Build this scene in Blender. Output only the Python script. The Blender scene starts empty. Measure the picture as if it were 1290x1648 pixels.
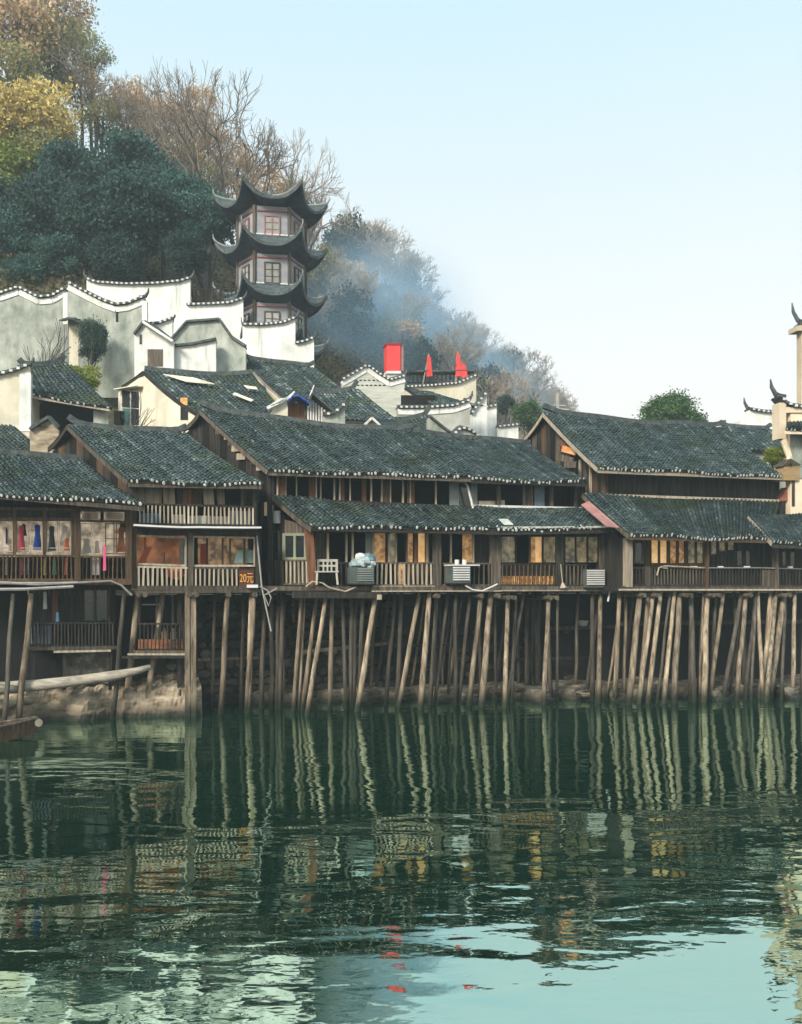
import bpy, math, random
import numpy as np
from mathutils import Vector, Matrix
R = math.radians
rnd = random.Random(7)
scene = bpy.context.scene
C = scene.collection
# ------------------------------------------------------------------ camera
FPX, CX, HY, HC = 1400.0, 645.0, 938.0, 5.2
cam_d = bpy.data.cameras.new('camera'); cam = bpy.data.objects.new('camera', cam_d); C.objects.link(cam)
cam.location = (0, 0, HC); cam.rotation_euler = (R(90), 0, 0)
cam_d.sensor_fit = 'VERTICAL'; cam_d.sensor_height = 36; cam_d.lens = 36*FPX/1648.0
cam_d.shift_y = (HY-824)/1648.0; cam_d.clip_end = 3000; cam_d.clip_start = 0.1
scene.camera = cam
# ------------------------------------------------------------------ sky, sun, exposure
SUN_EL, SUN_AZ = R(30), R(212)          # azimuth clockwise from +Y: the sun stands behind the camera, to the left
w = bpy.data.worlds.new('World'); scene.world = w; w.use_nodes = True
nt = w.node_tree; nt.nodes.clear()
sky = nt.nodes.new('ShaderNodeTexSky'); sky.sky_type = 'NISHITA'; sky.sun_disc = False
sky.sun_elevation = SUN_EL; sky.sun_rotation = SUN_AZ; sky.air_density = 1.0; sky.dust_density = 3.0; sky.ozone_density = 1.5; sky.altitude = 200
veil = nt.nodes.new('ShaderNodeMixRGB'); veil.blend_type = 'MIX'; veil.inputs[0].default_value = 0.72
# thin even high cloud over the whole sky, whiter towards the horizon all round
tcw = nt.nodes.new('ShaderNodeTexCoord'); sxw = nt.nodes.new('ShaderNodeSeparateXYZ'); crw = nt.nodes.new('ShaderNodeValToRGB')
nt.links.new(tcw.outputs['Generated'], sxw.inputs[0]); nt.links.new(sxw.outputs[2], crw.inputs[0])
for i_, (p_, c_) in enumerate([(0.1, (1.0, .89, .74)), (.25, (.90, .885, .82)), (.6, (.55, .79, .88))]):
    e_ = crw.color_ramp.elements[i_] if i_ < 2 else crw.color_ramp.elements.new(p_)
    e_.position = p_; e_.color = (*c_, 1)
vmul = nt.nodes.new('ShaderNodeMixRGB'); vmul.blend_type = 'MULTIPLY'; vmul.inputs[0].default_value = 1; vmul.inputs[2].default_value = (10, 10, 10, 1)
nt.links.new(crw.outputs[0], vmul.inputs[1]); nt.links.new(vmul.outputs[0], veil.inputs[2])
bg = nt.nodes.new('ShaderNodeBackground'); bg.inputs[1].default_value = 0.099
wo = nt.nodes.new('ShaderNodeOutputWorld')
nt.links.new(sky.outputs[0], veil.inputs[1]); nt.links.new(veil.outputs[0], bg.inputs[0]); nt.links.new(bg.outputs[0], wo.inputs[0])
sun_d = bpy.data.lights.new('sun', 'SUN'); sun_d.energy = 3.5; sun_d.angle = R(14); sun_d.color = (1.0, 0.9, 0.77)
sun = bpy.data.objects.new('sun', sun_d); C.objects.link(sun)
sd = Vector((math.sin(SUN_AZ)*math.cos(SUN_EL), math.cos(SUN_AZ)*math.cos(SUN_EL), math.sin(SUN_EL)))
sun.rotation_euler = sd.to_track_quat('Z', 'Y').to_euler(); sun.location = sd*60
vs = scene.view_settings
vs.view_transform = 'Standard'; vs.look = 'None'; vs.exposure = 0.55; vs.gamma = 1.0; vs.use_curve_mapping = False
cy = scene.cycles
cy.use_denoising = True; cy.use_adaptive_sampling = True; cy.adaptive_threshold = .03; cy.max_bounces = 6; cy.diffuse_bounces = 2; cy.glossy_bounces = 3; cy.transmission_bounces = 4
cy.transparent_max_bounces = 8; cy.volume_bounces = 1; cy.caustics_reflective = False; cy.caustics_refractive = False
# ------------------------------------------------------------------ helpers
def ray(px, py): return ((px-CX)/FPX, 1.0, (HY-py)/FPX)
def P(px, py, Y): d = ray(px, py); return np.array((d[0]*Y, Y, HC+d[2]*Y))
def Gz(px, py, z): d = ray(px, py); Y = (z-HC)/d[2]; return np.array((d[0]*Y, Y, z))
WL = {}
def wloc(o): return WL.get(o.name, np.zeros(3)) if o else np.zeros(3)
def thing(name, label, cat, loc=(0, 0, 0), group=None):
    o = bpy.data.objects.new(name, None); C.objects.link(o); o.location = loc; o.empty_display_size = .3
    o['label'] = label; o['category'] = cat
    if group: o['group'] = group
    WL[o.name] = np.array(loc, float); return o
def tag(o, label=None, cat=None, group=None, kind=None):
    if label: o['label'] = label
    if cat: o['category'] = cat
    if group: o['group'] = group
    if kind: o['kind'] = kind
    return o
def np_mesh(name, V, quads=None, tris=None, att=None, smooth=False):
    me = bpy.data.meshes.new(name); V = np.asarray(V, np.float32)
    q = np.asarray(quads if quads is not None else [], np.int32).reshape(-1, 4); t = np.asarray(tris if tris is not None else [], np.int32).reshape(-1, 3)
    me.vertices.add(len(V)); me.vertices.foreach_set('co', V.ravel())
    me.loops.add(q.size+t.size); me.loops.foreach_set('vertex_index', np.concatenate([q.ravel(), t.ravel()]).astype(np.int32))
    nf = len(q)+len(t); me.polygons.add(nf)
    ls = np.concatenate([np.arange(len(q))*4, q.size+np.arange(len(t))*3]).astype(np.int32)
    me.polygons.foreach_set('loop_start', ls)
    me.polygons.foreach_set('loop_total', np.concatenate([np.full(len(q), 4), np.full(len(t), 3)]).astype(np.int32))
    me.update(calc_edges=True)
    if att is not None:
        a = me.attributes.new('rnd', 'FLOAT', 'FACE'); a.data.foreach_set('value', np.asarray(att, np.float32))
    if smooth: me.polygons.foreach_set('use_smooth', np.ones(nf, bool))
    me.validate(); return me
def link(name, me, mat, parent=None, loc=(0, 0, 0), rot=None, scale=None, kind=None):
    o = bpy.data.objects.new(name, me); C.objects.link(o)
    if mat and not me.materials: me.materials.append(mat)
    o.location = Vector(tuple(np.array(loc, float)-wloc(parent))); o.parent = parent
    if rot is not None: o.rotation_euler = rot
    if scale is not None: o.scale = scale
    WL[o.name] = np.array(loc, float)
    if kind: o['kind'] = kind
    return o
class MB:
    def __init__(s): s.v = []; s.f = []
    def add(s, vs, fs):
        n = len(s.v); s.v += [tuple(map(float, v)) for v in vs]; s.f += [tuple(i+n for i in f) for f in fs]
    def hexa(s, a, b):      # two matching quads
        s.add(list(a)+list(b), [(3, 2, 1, 0), (4, 5, 6, 7), (0, 1, 5, 4), (1, 2, 6, 5), (2, 3, 7, 6), (3, 0, 4, 7)])
    def beam(s, p, q, w, h, up=(0, 0, 1)):
        p = np.array(p, float); q = np.array(q, float); d = q-p; d /= np.linalg.norm(d)+1e-9
        u = np.array(up, float); x = np.cross(d, u)
        if np.linalg.norm(x) < 1e-3: x = np.cross(d, (1, 0, 0))
        x /= np.linalg.norm(x); y = np.cross(x, d); x = x*w/2; y = y*h/2
        s.hexa([p-x-y, p+x-y, p+x+y, p-x+y], [q-x-y, q+x-y, q+x+y, q-x+y])
    def tube(s, pts, rs, n=8, cap=True):
        pts = [np.array(p, float) for p in pts]
        if not hasattr(rs, '__len__'): rs = [rs]*len(pts)
        vs = []
        for i, p in enumerate(pts):
            d = pts[min(i+1, len(pts)-1)]-pts[max(i-1, 0)]; d /= np.linalg.norm(d)+1e-9
            a = np.cross(d, (0.31, 0.92, 0.11)) if abs(d[2]) > .5 else np.cross(d, (0, 0, 1)); a /= np.linalg.norm(a)+1e-9; b = np.cross(d, a)
            for k in range(n):
                t = 2*math.pi*k/n; vs.append(p+rs[i]*(math.cos(t)*a+math.sin(t)*b))
        fs = [(i*n+k, i*n+(k+1) % n, (i+1)*n+(k+1) % n, (i+1)*n+k) for i in range(len(pts)-1) for k in range(n)]
        if cap: fs += [tuple(range(n))[::-1], tuple(range((len(pts)-1)*n, len(pts)*n))]
        s.add(vs, fs)
    def prism(s, poly, off):   # polygon (list of points) extruded by vector
        n = len(poly); off = np.array(off, float); poly = [np.array(p, float) for p in poly]
        s.add(poly+[p+off for p in poly], [tuple(range(n))[::-1], tuple(range(n, 2*n))]+[(i, (i+1) % n, n+(i+1) % n, n+i) for i in range(n)])
    def build(s, name, mat, parent=None, kind=None, smooth=False, origin=None):
        V = np.array(s.v); c = (V.min(0)+V.max(0))/2 if origin is None else np.array(origin, float)
        me = bpy.data.meshes.new(name); me.from_pydata([tuple(v) for v in V-c], [], s.f); me.update()
        if smooth: me.polygons.foreach_set('use_smooth', np.ones(len(me.polygons), bool))
        return link(name, me, mat, parent, c, kind=kind)
class Frame:
    def __init__(s, px, Y, deg):
        s.O = np.array(((px-CX)/FPX*Y, Y)); a = R(deg); s.a = a
        s.u = np.array((math.cos(a), math.sin(a))); s.n = np.array((-math.sin(a), math.cos(a)))
        s.n3 = np.array((s.n[0], s.n[1], 0)); s.u3 = np.array((s.u[0], s.u[1], 0))
    def hit(s, px, py, t=0):
        d = ray(px, py); e = np.array(d[:2]); Y = (s.O@s.n+t)/(e@s.n); return np.array((d[0]*Y, Y, HC+d[2]*Y))
    def w(s, a, t, z): p = s.O+a*s.u+t*s.n; return np.array((p[0], p[1], z))
    def loc(s, p): q = np.array(p[:2])-s.O; return q@s.u, q@s.n
    def base(s, px, t, z): p = s.hit(px, HY, t); return (p[0], p[1], z)
    def pan(s, m, xa, xb, ya0, ya1, t, th, yb0=None, yb1=None, dx=0):
        yb0 = ya0 if yb0 is None else yb0; yb1 = ya1 if yb1 is None else yb1
        a = [s.hit(xa, ya1, t), s.hit(xb, yb1, t), s.hit(xb+dx, yb0, t), s.hit(xa+dx, ya0, t)]
        m.hexa(a, [p+s.n3*th for p in a])
    def hb(s, m, xa, ya, xb, yb, t, w_, h): m.beam(s.hit(xa, ya, t), s.hit(xb, yb, t), w_, h)
def lerp(a, b, t): return a+(b-a)*t
# ------------------------------------------------------------------ materials
MATS = {}
def ramp(N, L, fac, stops):
    r = N.new('ShaderNodeValToRGB'); L.new(fac, r.inputs[0]); e = r.color_ramp.elements
    while len(e) < len(stops): e.new(0.5)
    for i, (p, c) in enumerate(stops): e[i].position = p; e[i].color = (*c, 1)
    return r.outputs[0]
def mat(name, stops, scale=(3, 3, 3), rough=.8, bump=.15, detail=6, rand=.25, attr=False, spec=.25, blot=None, blot_scale=.6, lo=.3, hi=.7, transl=0, metal=0, tide=None, th_=(-.3, .12)):
    m = bpy.data.materials.new(name); m.use_nodes = True; T = m.node_tree; N, L = T.nodes, T.links
    b = N['Principled BSDF']; b.inputs['Roughness'].default_value = rough; b.inputs['Specular IOR Level'].default_value = spec; b.inputs['Metallic'].default_value = metal
    g = N.new('ShaderNodeNewGeometry'); mp = N.new('ShaderNodeMapping'); mp.inputs['Scale'].default_value = scale; L.new(g.outputs['Position'], mp.inputs[0])
    no = N.new('ShaderNodeTexNoise'); no.inputs['Detail'].default_value = detail; no.inputs['Scale'].default_value = 1; no.inputs['Roughness'].default_value = .62; L.new(mp.outputs[0], no.inputs[0])
    mr = N.new('ShaderNodeMapRange'); mr.inputs[1].default_value = lo; mr.inputs[2].default_value = hi; L.new(no.outputs[0], mr.inputs[0]); fac = mr.outputs[0]
    if attr:
        at = N.new('ShaderNodeAttribute'); at.attribute_name = 'rnd'
        mx = N.new('ShaderNodeMath'); mx.operation = 'MULTIPLY_ADD'; mx.inputs[1].default_value = .45; L.new(fac, mx.inputs[0])
        m2 = N.new('ShaderNodeMath'); m2.operation = 'MULTIPLY'; m2.inputs[1].default_value = .7; L.new(at.outputs['Fac'], m2.inputs[0]); L.new(m2.outputs[0], mx.inputs[2]); fac = mx.outputs[0]
    n = len(stops); st = [(s if isinstance(s[0], (int, float)) and len(s) == 2 else (i/max(n-1, 1), s)) for i, s in enumerate(stops)]
    col = ramp(N, L, fac, st)
    if blot:
        n2 = N.new('ShaderNodeTexNoise'); n2.inputs['Scale'].default_value = blot_scale; n2.inputs['Detail'].default_value = 7; n2.inputs['Roughness'].default_value = .65; L.new(g.outputs['Position'], n2.inputs[0])
        r2 = N.new('ShaderNodeMapRange'); r2.inputs[1].default_value = .5; r2.inputs[2].default_value = .68; L.new(n2.outputs[0], r2.inputs[0])
        mm = N.new('ShaderNodeMixRGB'); L.new(r2.outputs[0], mm.inputs[0]); L.new(col, mm.inputs[1]); mm.inputs[2].default_value = (*blot, 1); col = mm.outputs[0]
    if tide:
        sp = N.new('ShaderNodeSeparateXYZ'); L.new(g.outputs['Position'], sp.inputs[0])
        ad = N.new('ShaderNodeMath'); ad.operation = 'MULTIPLY_ADD'; ad.inputs[1].default_value = -.8; L.new(no.outputs[0], ad.inputs[0]); L.new(sp.outputs[2], ad.inputs[2])
        r3 = N.new('ShaderNodeMapRange'); r3.inputs[1].default_value = th_[0]; r3.inputs[2].default_value = th_[1]; r3.inputs[3].default_value = 1; r3.inputs[4].default_value = 0; L.new(ad.outputs[0], r3.inputs[0])
        mm = N.new('ShaderNodeMixRGB'); L.new(r3.outputs[0], mm.inputs[0]); L.new(col, mm.inputs[1]); mm.inputs[2].default_value = (*tide, 1); col = mm.outputs[0]
    if rand:
        oi = N.new('ShaderNodeObjectInfo'); hs = N.new('ShaderNodeHueSaturation'); rr = N.new('ShaderNodeMapRange'); rr.inputs[3].default_value = 1-rand; rr.inputs[4].default_value = 1+rand
        L.new(oi.outputs['Random'], rr.inputs[0]); L.new(rr.outputs[0], hs.inputs['Value']); L.new(col, hs.inputs['Color']); col = hs.outputs[0]
    L.new(col, b.inputs['Base Color'])
    if bump:
        bp = N.new('ShaderNodeBump'); bp.inputs['Strength'].default_value = bump; bp.inputs['Distance'].default_value = .05; L.new(no.outputs[0], bp.inputs['Height']); L.new(bp.outputs[0], b.inputs['Normal'])
    if transl:
        tr = N.new('ShaderNodeBsdfTranslucent'); L.new(col, tr.inputs[0]); ms = N.new('ShaderNodeMixShader'); ms.inputs[0].default_value = transl
        L.new(b.outputs[0], ms.inputs[1]); L.new(tr.outputs[0], ms.inputs[2]); L.new(ms.outputs[0], N['Material Output'].inputs[0])
    MATS[name] = m; return m
def lit(name, c0, c1, strength, scale=4):
    m = bpy.data.materials.new(name); m.use_nodes = True; T = m.node_tree; N, L = T.nodes, T.links; b = N['Principled BSDF']
    g = N.new('ShaderNodeNewGeometry'); no = N.new('ShaderNodeTexNoise'); no.inputs['Scale'].default_value = scale; no.inputs['Detail'].default_value = 5; L.new(g.outputs['Position'], no.inputs[0])
    mr = N.new('ShaderNodeMapRange'); mr.inputs[1].default_value = .35; mr.inputs[2].default_value = .65; L.new(no.outputs[0], mr.inputs[0])
    col = ramp(N, L, mr.outputs[0], [(0, c0), (1, c1)]); L.new(col, b.inputs['Base Color']); L.new(col, b.inputs['Emission Color']); b.inputs['Emission Strength'].default_value = strength
    b.inputs['Roughness'].default_value = .25; return m
V_ = (9, 9, .7); H_ = (1.2, 1.2, 14)
wood_dark = mat('dark_weathered_wood', [(.009, .009, .008), (.025, .022, .019), (.056, .048, .040)], V_, bump=.3)
wood_grey = mat('grey_weathered_wood', [(.03, .026, .021), (.08, .066, .051), (.155, .128, .098)], V_, bump=.3)
wood_brown = mat('brown_wood', [(.03, .019, .012), (.075, .046, .027), (.13, .085, .05)], V_, bump=.25)
wood_pale = mat('pale_bare_wood', [(.2, .165, .125), (.37, .32, .245), (.5, .44, .35)], V_, bump=.2)
wood_rust = mat('reddish_wood', [(.07, .03, .017), (.16, .07, .038), (.22, .11, .06)], V_, bump=.2)
stilt_mat = mat('stilt_log', [(.055, .044, .031), (.215, .172, .122), (.42, .35, .25)], (7, 7, .9), bump=.4, rand=.42, tide=(.03, .033, .022), th_=(-.2, .4))
stilt_dim = mat('shade_tinted_stilt_log', [(.03, .027, .022), (.075, .065, .052), (.13, .115, .092)], (7, 7, .9), bump=.35, rand=.35, tide=(.02, .024, .016), th_=(-.2, .4))  # darker copy of the stilt colour, with the under-deck shade painted in
tile_mat = mat('grey_clay_tile', [(0, (.004, .007, .009)), (.3, (.015, .027, .030)), (.55, (.043, .068, .071)), (.8, (.09, .126, .124)), (1, (.2, .245, .235))], (1.3, 1.3, 1.3), rough=.75, bump=.1, rand=.08, attr=True, blot=(.032, .048, .022), blot_scale=.55)
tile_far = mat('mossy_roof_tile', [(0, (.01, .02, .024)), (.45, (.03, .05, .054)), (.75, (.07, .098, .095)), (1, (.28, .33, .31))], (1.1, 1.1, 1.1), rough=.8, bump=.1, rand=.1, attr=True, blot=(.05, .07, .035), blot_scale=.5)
lime = mat('lime_plaster_end', [(.34, .35, .33), (.58, .6, .57), (.72, .73, .7)], (5, 5, 5), rand=0, bump=.1)
ridge_mat = mat('ridge_tile', [(.03, .04, .043), (.065, .08, .08), (.12, .135, .13)], (4, 4, 4), bump=.5, rand=.1)
white = mat('white_plaster', [(.30, .33, .30), (.66, .68, .65), (.8, .8, .77)], (2.2, 2.2, .2), bump=.1, rand=.05, blot=(.5, .53, .49), blot_scale=.55, lo=.24, hi=.6)
greenwall = mat('stained_grey_plaster', [(.17, .2, .17), (.34, .37, .325), (.5, .52, .47)], (1.4, 1.4, .7), bump=.2, rand=.05, blot=(.22, .25, .21), blot_scale=.45)
cream = mat('cream_plaster', [(.36, .34, .26), (.63, .59, .46), (.72, .69, .57)], (1.2, 1.2, .35), bump=.08, rand=.05, lo=.2, blot=(.5, .47, .38), blot_scale=.7)
brickw = mat('whitewashed_brick', [(.36, .37, .33), (.5, .51, .46), (.6, .6, .55)], (1, 1, 1), bump=.1, rand=.15, blot=(.33, .35, .3), blot_scale=.8)
stone = mat('bank_stone', [(.10, .082, .06), (.36, .295, .21), (.58, .49, .37)], (1.6, 1.6, 4.5), bump=.6, rand=.2, tide=(.03, .03, .022))
dstone = mat('dark_wall_stone', [(.016, .016, .013), (.04, .038, .03), (.085, .078, .062)], (2, 2, 2), bump=.5, rand=.35, tide=(.015, .017, .013))
mortar = mat('dark_mortar', [(.008, .009, .008), (.018, .019, .016)], (2, 2, 2), rand=0, tide=(.012, .014, .011))
black = mat('dark_interior', [(.004, .004, .004), (.009, .009, .008)], (2, 2, 2), rand=0, bump=0)  # near-black colour paints in the darkness of rooms and openings
metal = mat('grey_green_metal', [(.16, .19, .18), (.25, .28, .26)], (2, 2, 2), rough=.5, bump=0, rand=.1)
pvc = mat('white_plastic', [(.55, .56, .54), (.72, .72, .7)], (2, 2, 2), rough=.4, bump=0, rand=.05)
cable = mat('grey_cable', [(.2, .2, .19), (.34, .33, .31)], (3, 3, 3), bump=0)
red = mat('red_paint', [(.62, .05, .05), (.74, .08, .075)], (2, 2, 2), rough=.5, bump=0, rand=.05)
blue_sheet = mat('blue_tarpaulin', [(.02, .045, .25), (.04, .09, .42)], (3, 3, 3), rough=.5, bump=.1, rand=0)
pink = mat('faded_red_sheet', [(.26, .12, .11), (.42, .22, .19)], (2, 2, 2), rough=.6, bump=.1, rand=0)
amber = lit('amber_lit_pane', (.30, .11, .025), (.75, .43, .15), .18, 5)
amber_hi = lit('bright_amber_pane', (.75, .38, .11), (.9, .6, .27), .32, 3)
dull_pane = lit('dull_lit_pane', (.07, .07, .055), (.36, .29, .16), .22, 3.5)
orange_in = lit('orange_interior', (.03, .014, .008), (.5, .17, .055), .3, 1.5)
shop_in = lit('shop_interior', (.07, .04, .022), (.45, .28, .14), .3, 3)
shop_hi = lit('bright_shop_interior', (.16, .11, .07), (.72, .6, .44), .42, 2.6)
glassd = mat('dark_window_glass', [(.01, .014, .015), (.03, .04, .042)], (2, 2, 2), rough=.08, bump=0, spec=.6, rand=.1)
glasst = mat('teal_window_glass', [(.06, .19, .17), (.12, .28, .25)], (1, 1, 1), rough=.1, bump=0, spec=.6, rand=.1)
bark = mat('tree_bark', [(.025, .022, .02), (.055, .048, .042), (.09, .08, .068)], (6, 6, 1.5), bump=.3)
twig = mat('bare_twig', [(.15, .125, .1), (.28, .235, .19)], (3, 3, 3), bump=0)
twig_far = mat('haze_paled_twig', [(.24, .215, .18), (.4, .36, .3)], (3, 3, 3), bump=0, rand=.2)  # paler copy of the twig colour, distance haze painted in
def leafm(n, a, b, c, rand=.14): return mat(n, [a, b, c], (.7, .7, .7), bump=0, rand=rand, attr=True, transl=.3, rough=.6, lo=.25, hi=.75)
leaf_dark = leafm('dark_evergreen_leaf', (.012, .04, .042), (.034, .088, .08), (.085, .17, .125), .38)
leaf_olive = leafm('olive_leaf', (.10, .11, .04), (.24, .24, .09), (.42, .40, .17))
leaf_yellow = leafm('yellow_autumn_leaf', (.26, .2, .06), (.5, .4, .13), (.68, .57, .25))
leaf_tan = leafm('tan_autumn_leaf', (.3, .19, .11), (.52, .36, .21), (.68, .5, .32))
leaf_green = leafm('green_leaf', (.02, .055, .02), (.055, .12, .04), (.12, .2, .07))
leaf_lime = leafm('yellow_green_leaf', (.06, .09, .015), (.17, .22, .03), (.32, .36, .06))
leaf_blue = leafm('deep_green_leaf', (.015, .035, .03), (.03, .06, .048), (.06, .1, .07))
soil = mat('hill_soil', [(.05, .045, .028), (.10, .085, .05), (.16, .13, .08)], (.3, .3, .3), bump=.5, rand=0, blot=(.07, .085, .035), blot_scale=.15)
def clothm(n, c): return mat(n, [tuple(x*.7 for x in c), c], (4, 4, 2), rough=.9, bump=.1, rand=0)
# ------------------------------------------------------------------ frames of the waterfront houses
FA = Frame(205, 33.0, 22); FB = Frame(215, 33.2, 20); FC = Frame(494, 34.5, 19); FE = Frame(1011, 37.3, 19)
FG = Frame(205, 33.0, 16)           # bank line
DECK = 4.78                         # underside of the decks
# ------------------------------------------------------------------ river
def river_material():
    m = bpy.data.materials.new('river_water'); m.use_nodes = True; T = m.node_tree; N, L = T.nodes, T.links; N.remove(N['Principled BSDF'])
    g = N.new('ShaderNodeNewGeometry')
    def noise(sc, detail, dist):
        mp = N.new('ShaderNodeMapping'); mp.inputs['Scale'].default_value = sc; mp.inputs['Rotation'].default_value = (0, 0, R(7)); L.new(g.outputs['Position'], mp.inputs[0])
        n = N.new('ShaderNodeTexNoise'); n.inputs['Scale'].default_value = 1; n.inputs['Detail'].default_value = detail; n.inputs['Distortion'].default_value = dist; n.inputs['Roughness'].default_value = .45; L.new(mp.outputs[0], n.inputs[0]); return n.outputs[0]
    b = None
    for sc, det, dist, amp in (((.26, .62, 1), 1.0, .6, .034), ((.9, 2.4, 1), 1.0, .4, .0078), ((4.6, 7.5, 1), 1.5, .3, .0016)):
        bp = N.new('ShaderNodeBump'); bp.inputs['Strength'].default_value = 1; bp.inputs['Distance'].default_value = amp; L.new(noise(sc, det, dist), bp.inputs['Height'])
        if b: L.new(b.outputs[0], bp.inputs['Normal'])
        b = bp
    n2 = noise((.05, .09, 1), 3, .5)
    col = ramp(N, L, n2, [(.3, (.002, .02, .010)), (.7, (.004, .036, .017))])
    d = N.new('ShaderNodeBsdfDiffuse'); L.new(col, d.inputs[0])
    gl = N.new('ShaderNodeBsdfGlossy'); gl.inputs['Roughness'].default_value = .012; gl.inputs[0].default_value = (.70, .95, .84, 1); L.new(b.outputs[0], gl.inputs['Normal'])
    mx = N.new('ShaderNodeMixShader'); mx.inputs[0].default_value = .68; L.new(d.outputs[0], mx.inputs[1]); L.new(gl.outputs[0], mx.inputs[2]); L.new(mx.outputs[0], N['Material Output'].inputs[0]); return m
m = MB(); m.add([(-300, -120, 0), (400, -120, 0), (400, 200, 0), (-300, 200, 0)], [(0, 1, 2, 3)])
tag(m.build('river', river_material()), 'calm dark green river water in front of the stilt houses', kind='structure')
# ------------------------------------------------------------------ land and hill
RA, RB = np.array((-40., 82.)), np.array((31., 220.)); RD = (RB-RA)/np.linalg.norm(RB-RA); RN = np.array((RD[1], -RD[0])); RLEN = np.linalg.norm(RB-RA)
def hill(x, y):
    qx, qy = x-RA[0], y-RA[1]; d = qx*RN[0]+qy*RN[1]; l = qx*RD[0]+qy*RD[1]
    h = np.interp(d, [-80, -20, 0, 8, 14, 26, 34, 42, 52, 70], [30, 44, 46, 41, 34, 25, 18.5, 12.5, 8, 4.9])
    hB = np.interp(d, [-80, -20, 0, 14, 26, 34, 42, 52, 70], [30, 47, 49.5, 43.5, 31, 21, 13, 8, 4.9]); h = h+(hB-h)*np.clip((l-8)/40, 0, 1)
    fade = np.interp(l, [-200, RLEN*.45, RLEN, RLEN+90, RLEN+220], [1.12, 1.0, .93, .42, .1])
    wob = 1.4*np.sin(x*.11+y*.07)+.9*np.sin(x*.23-y*.19+1)
    t = (x-FG.O[0])*FG.n[0]+(y-FG.O[1])*FG.n[1]; h = np.minimum(h, np.interp(t, [0, 9, 14, 20, 25, 32, 42, 62], [4.7, 4.7, 8.5, 13, 16.5, 22, 33, 58]))
    return 4.7+np.maximum(0, (h-4.7)*fade+wob*np.clip((h-9)/10, 0, 1))
ss = np.concatenate([np.linspace(-90, 90, 61), np.linspace(100, 420, 17)]); tt = np.concatenate([np.linspace(3.6, 120, 50), np.linspace(125, 600, 40)])
S, T_ = np.meshgrid(ss, tt); X = FG.O[0]+S*FG.u[0]+T_*FG.n[0]; Y = FG.O[1]+S*FG.u[1]+T_*FG.n[1]
Z = hill(X, Y); Z[T_ < 9] = np.minimum(Z[T_ < 9], 4.7)
nS, nT = len(ss), len(tt); idx = np.arange(nS*nT).reshape(nT, nS)
q = np.stack([idx[:-1, :-1], idx[:-1, 1:], idx[1:, 1:], idx[1:, :-1]], -1).reshape(-1, 4)
tag(link('hillside', np_mesh('hillside', np.stack([X, Y, Z], -1).reshape(-1, 3), q, smooth=True), soil), 'wooded hillside rising behind the old town', kind='structure')
# retaining wall under the decks, with its own stones
bank = thing('retaining_wall', 'dark rubble stone retaining wall behind the wooden stilts', 'wall', FG.w(10, 3.5, 0))
m = MB(); m.prism([FG.w(-60, 3.5, -1), FG.w(90, 3.5, -1), FG.w(90, 3.5, 4.69), FG.w(-60, 3.5, 4.69)], FG.n3*.6); m.build('wall_core', mortar, bank)
stones = []
for k in range(5):
    r = random.Random(k); m = MB(); pts = []
    n = 8
    for i in range(n):
        a = 2*math.pi*(i+.5)/n; e = 1/max(abs(math.cos(a)), abs(math.sin(a))); rr_ = .5*min(e, 1.18)*r.uniform(.88, 1.0); pts.append((math.cos(a)*rr_, 0, math.sin(a)*rr_))
    vs_ = pts+[(x*.82, -.5, z*.82) for x, _, z in pts]; m.add(vs_, [tuple(range(n, 2*n))]+[(i, (i+1) % n, n+(i+1) % n, n+i) for i in range(n)])
    me = bpy.data.meshes.new('stone'); me.from_pydata(m.v, [], m.f); me.update(); me.materials.append(dstone); stones.append(me)
r = random.Random(3); z = .1; cnt = 0
while z < 4.5:
    hgt = r.uniform(.3, .5); s = 1.2+r.uniform(0, .4)
    while s < 20 and cnt < 295:
        wd = r.uniform(.45, .95)
        if (s < 11 or r.random() < .25):
            link('stone', r.choice(stones), None, bank, FG.w(s+wd/2, 3.5, z+hgt/2), (0, 0, FG.a), (wd*.95, r.uniform(.14, .3), hgt*.95)); cnt += 1
        s += wd
    z += hgt
# rock ledge at the foot of the houses
def ledge(name, label, pts, mtl, seed=1, top=.5):
    r = random.Random(seed); m = MB(); n = len(pts); prof = [(-.03, -.5), (-.015, .0), (0, .22), (.035, .3), (.04, .55), (.07, .62), (.075, .88), (.13, .97), (.2, 1.0), (.45, 1.03), (1, 1.1)]; K = len(prof); V = []
    ph = [r.uniform(0, 6) for _ in range(8)]
    for i, (pa, pb) in enumerate(pts):
        pa = np.array(pa, float); pb = np.array(pb, float)
        for k, (f, zz) in enumerate(prof):
            w1 = .5*math.sin(i*.37+ph[0]+k*.5)+.35*math.sin(i*.9+ph[1]-k*.8)+.25*math.sin(i*2.1+ph[2]+k*1.7)+r.uniform(-.25, .25); w2 = .6*math.sin(i*.29+ph[3])+.4*math.sin(i*1.3+ph[4]+k*.4)+r.uniform(-.2, .2)
            p = lerp(pa, pb, f+.018*w1); V.append((p[0], p[1], zz*top*(1+.13*w2)))
    m.add(V, [(i*K+k, (i+1)*K+k, (i+1)*K+k+1, i*K+k+1) for i in range(n-1) for k in range(K-1)]); o = m.build(name, mtl); tag(o, label, kind='structure'); return o
pl = []
for px in range(-160, 330, 5):
    f = Gz(px, 1172-(px+160)*.047+2*math.sin(px*.06) if px < 200 else 1155-(px-200)*.03, 0); pl.append((f[:2], f[:2]+FG.n*3.6))
ledge('stone_ledge', 'warm coloured rock ledge at the water under the shop house', pl, stone, top=1.15)
pl = []
for px in range(310, 1420, 6):
    f = Gz(px, 1134-(px-310)*.013+3*math.sin(px*.045)+2*math.sin(px*.11), 0); pl.append((f[:2], f[:2]+FG.n*3.2))
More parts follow.
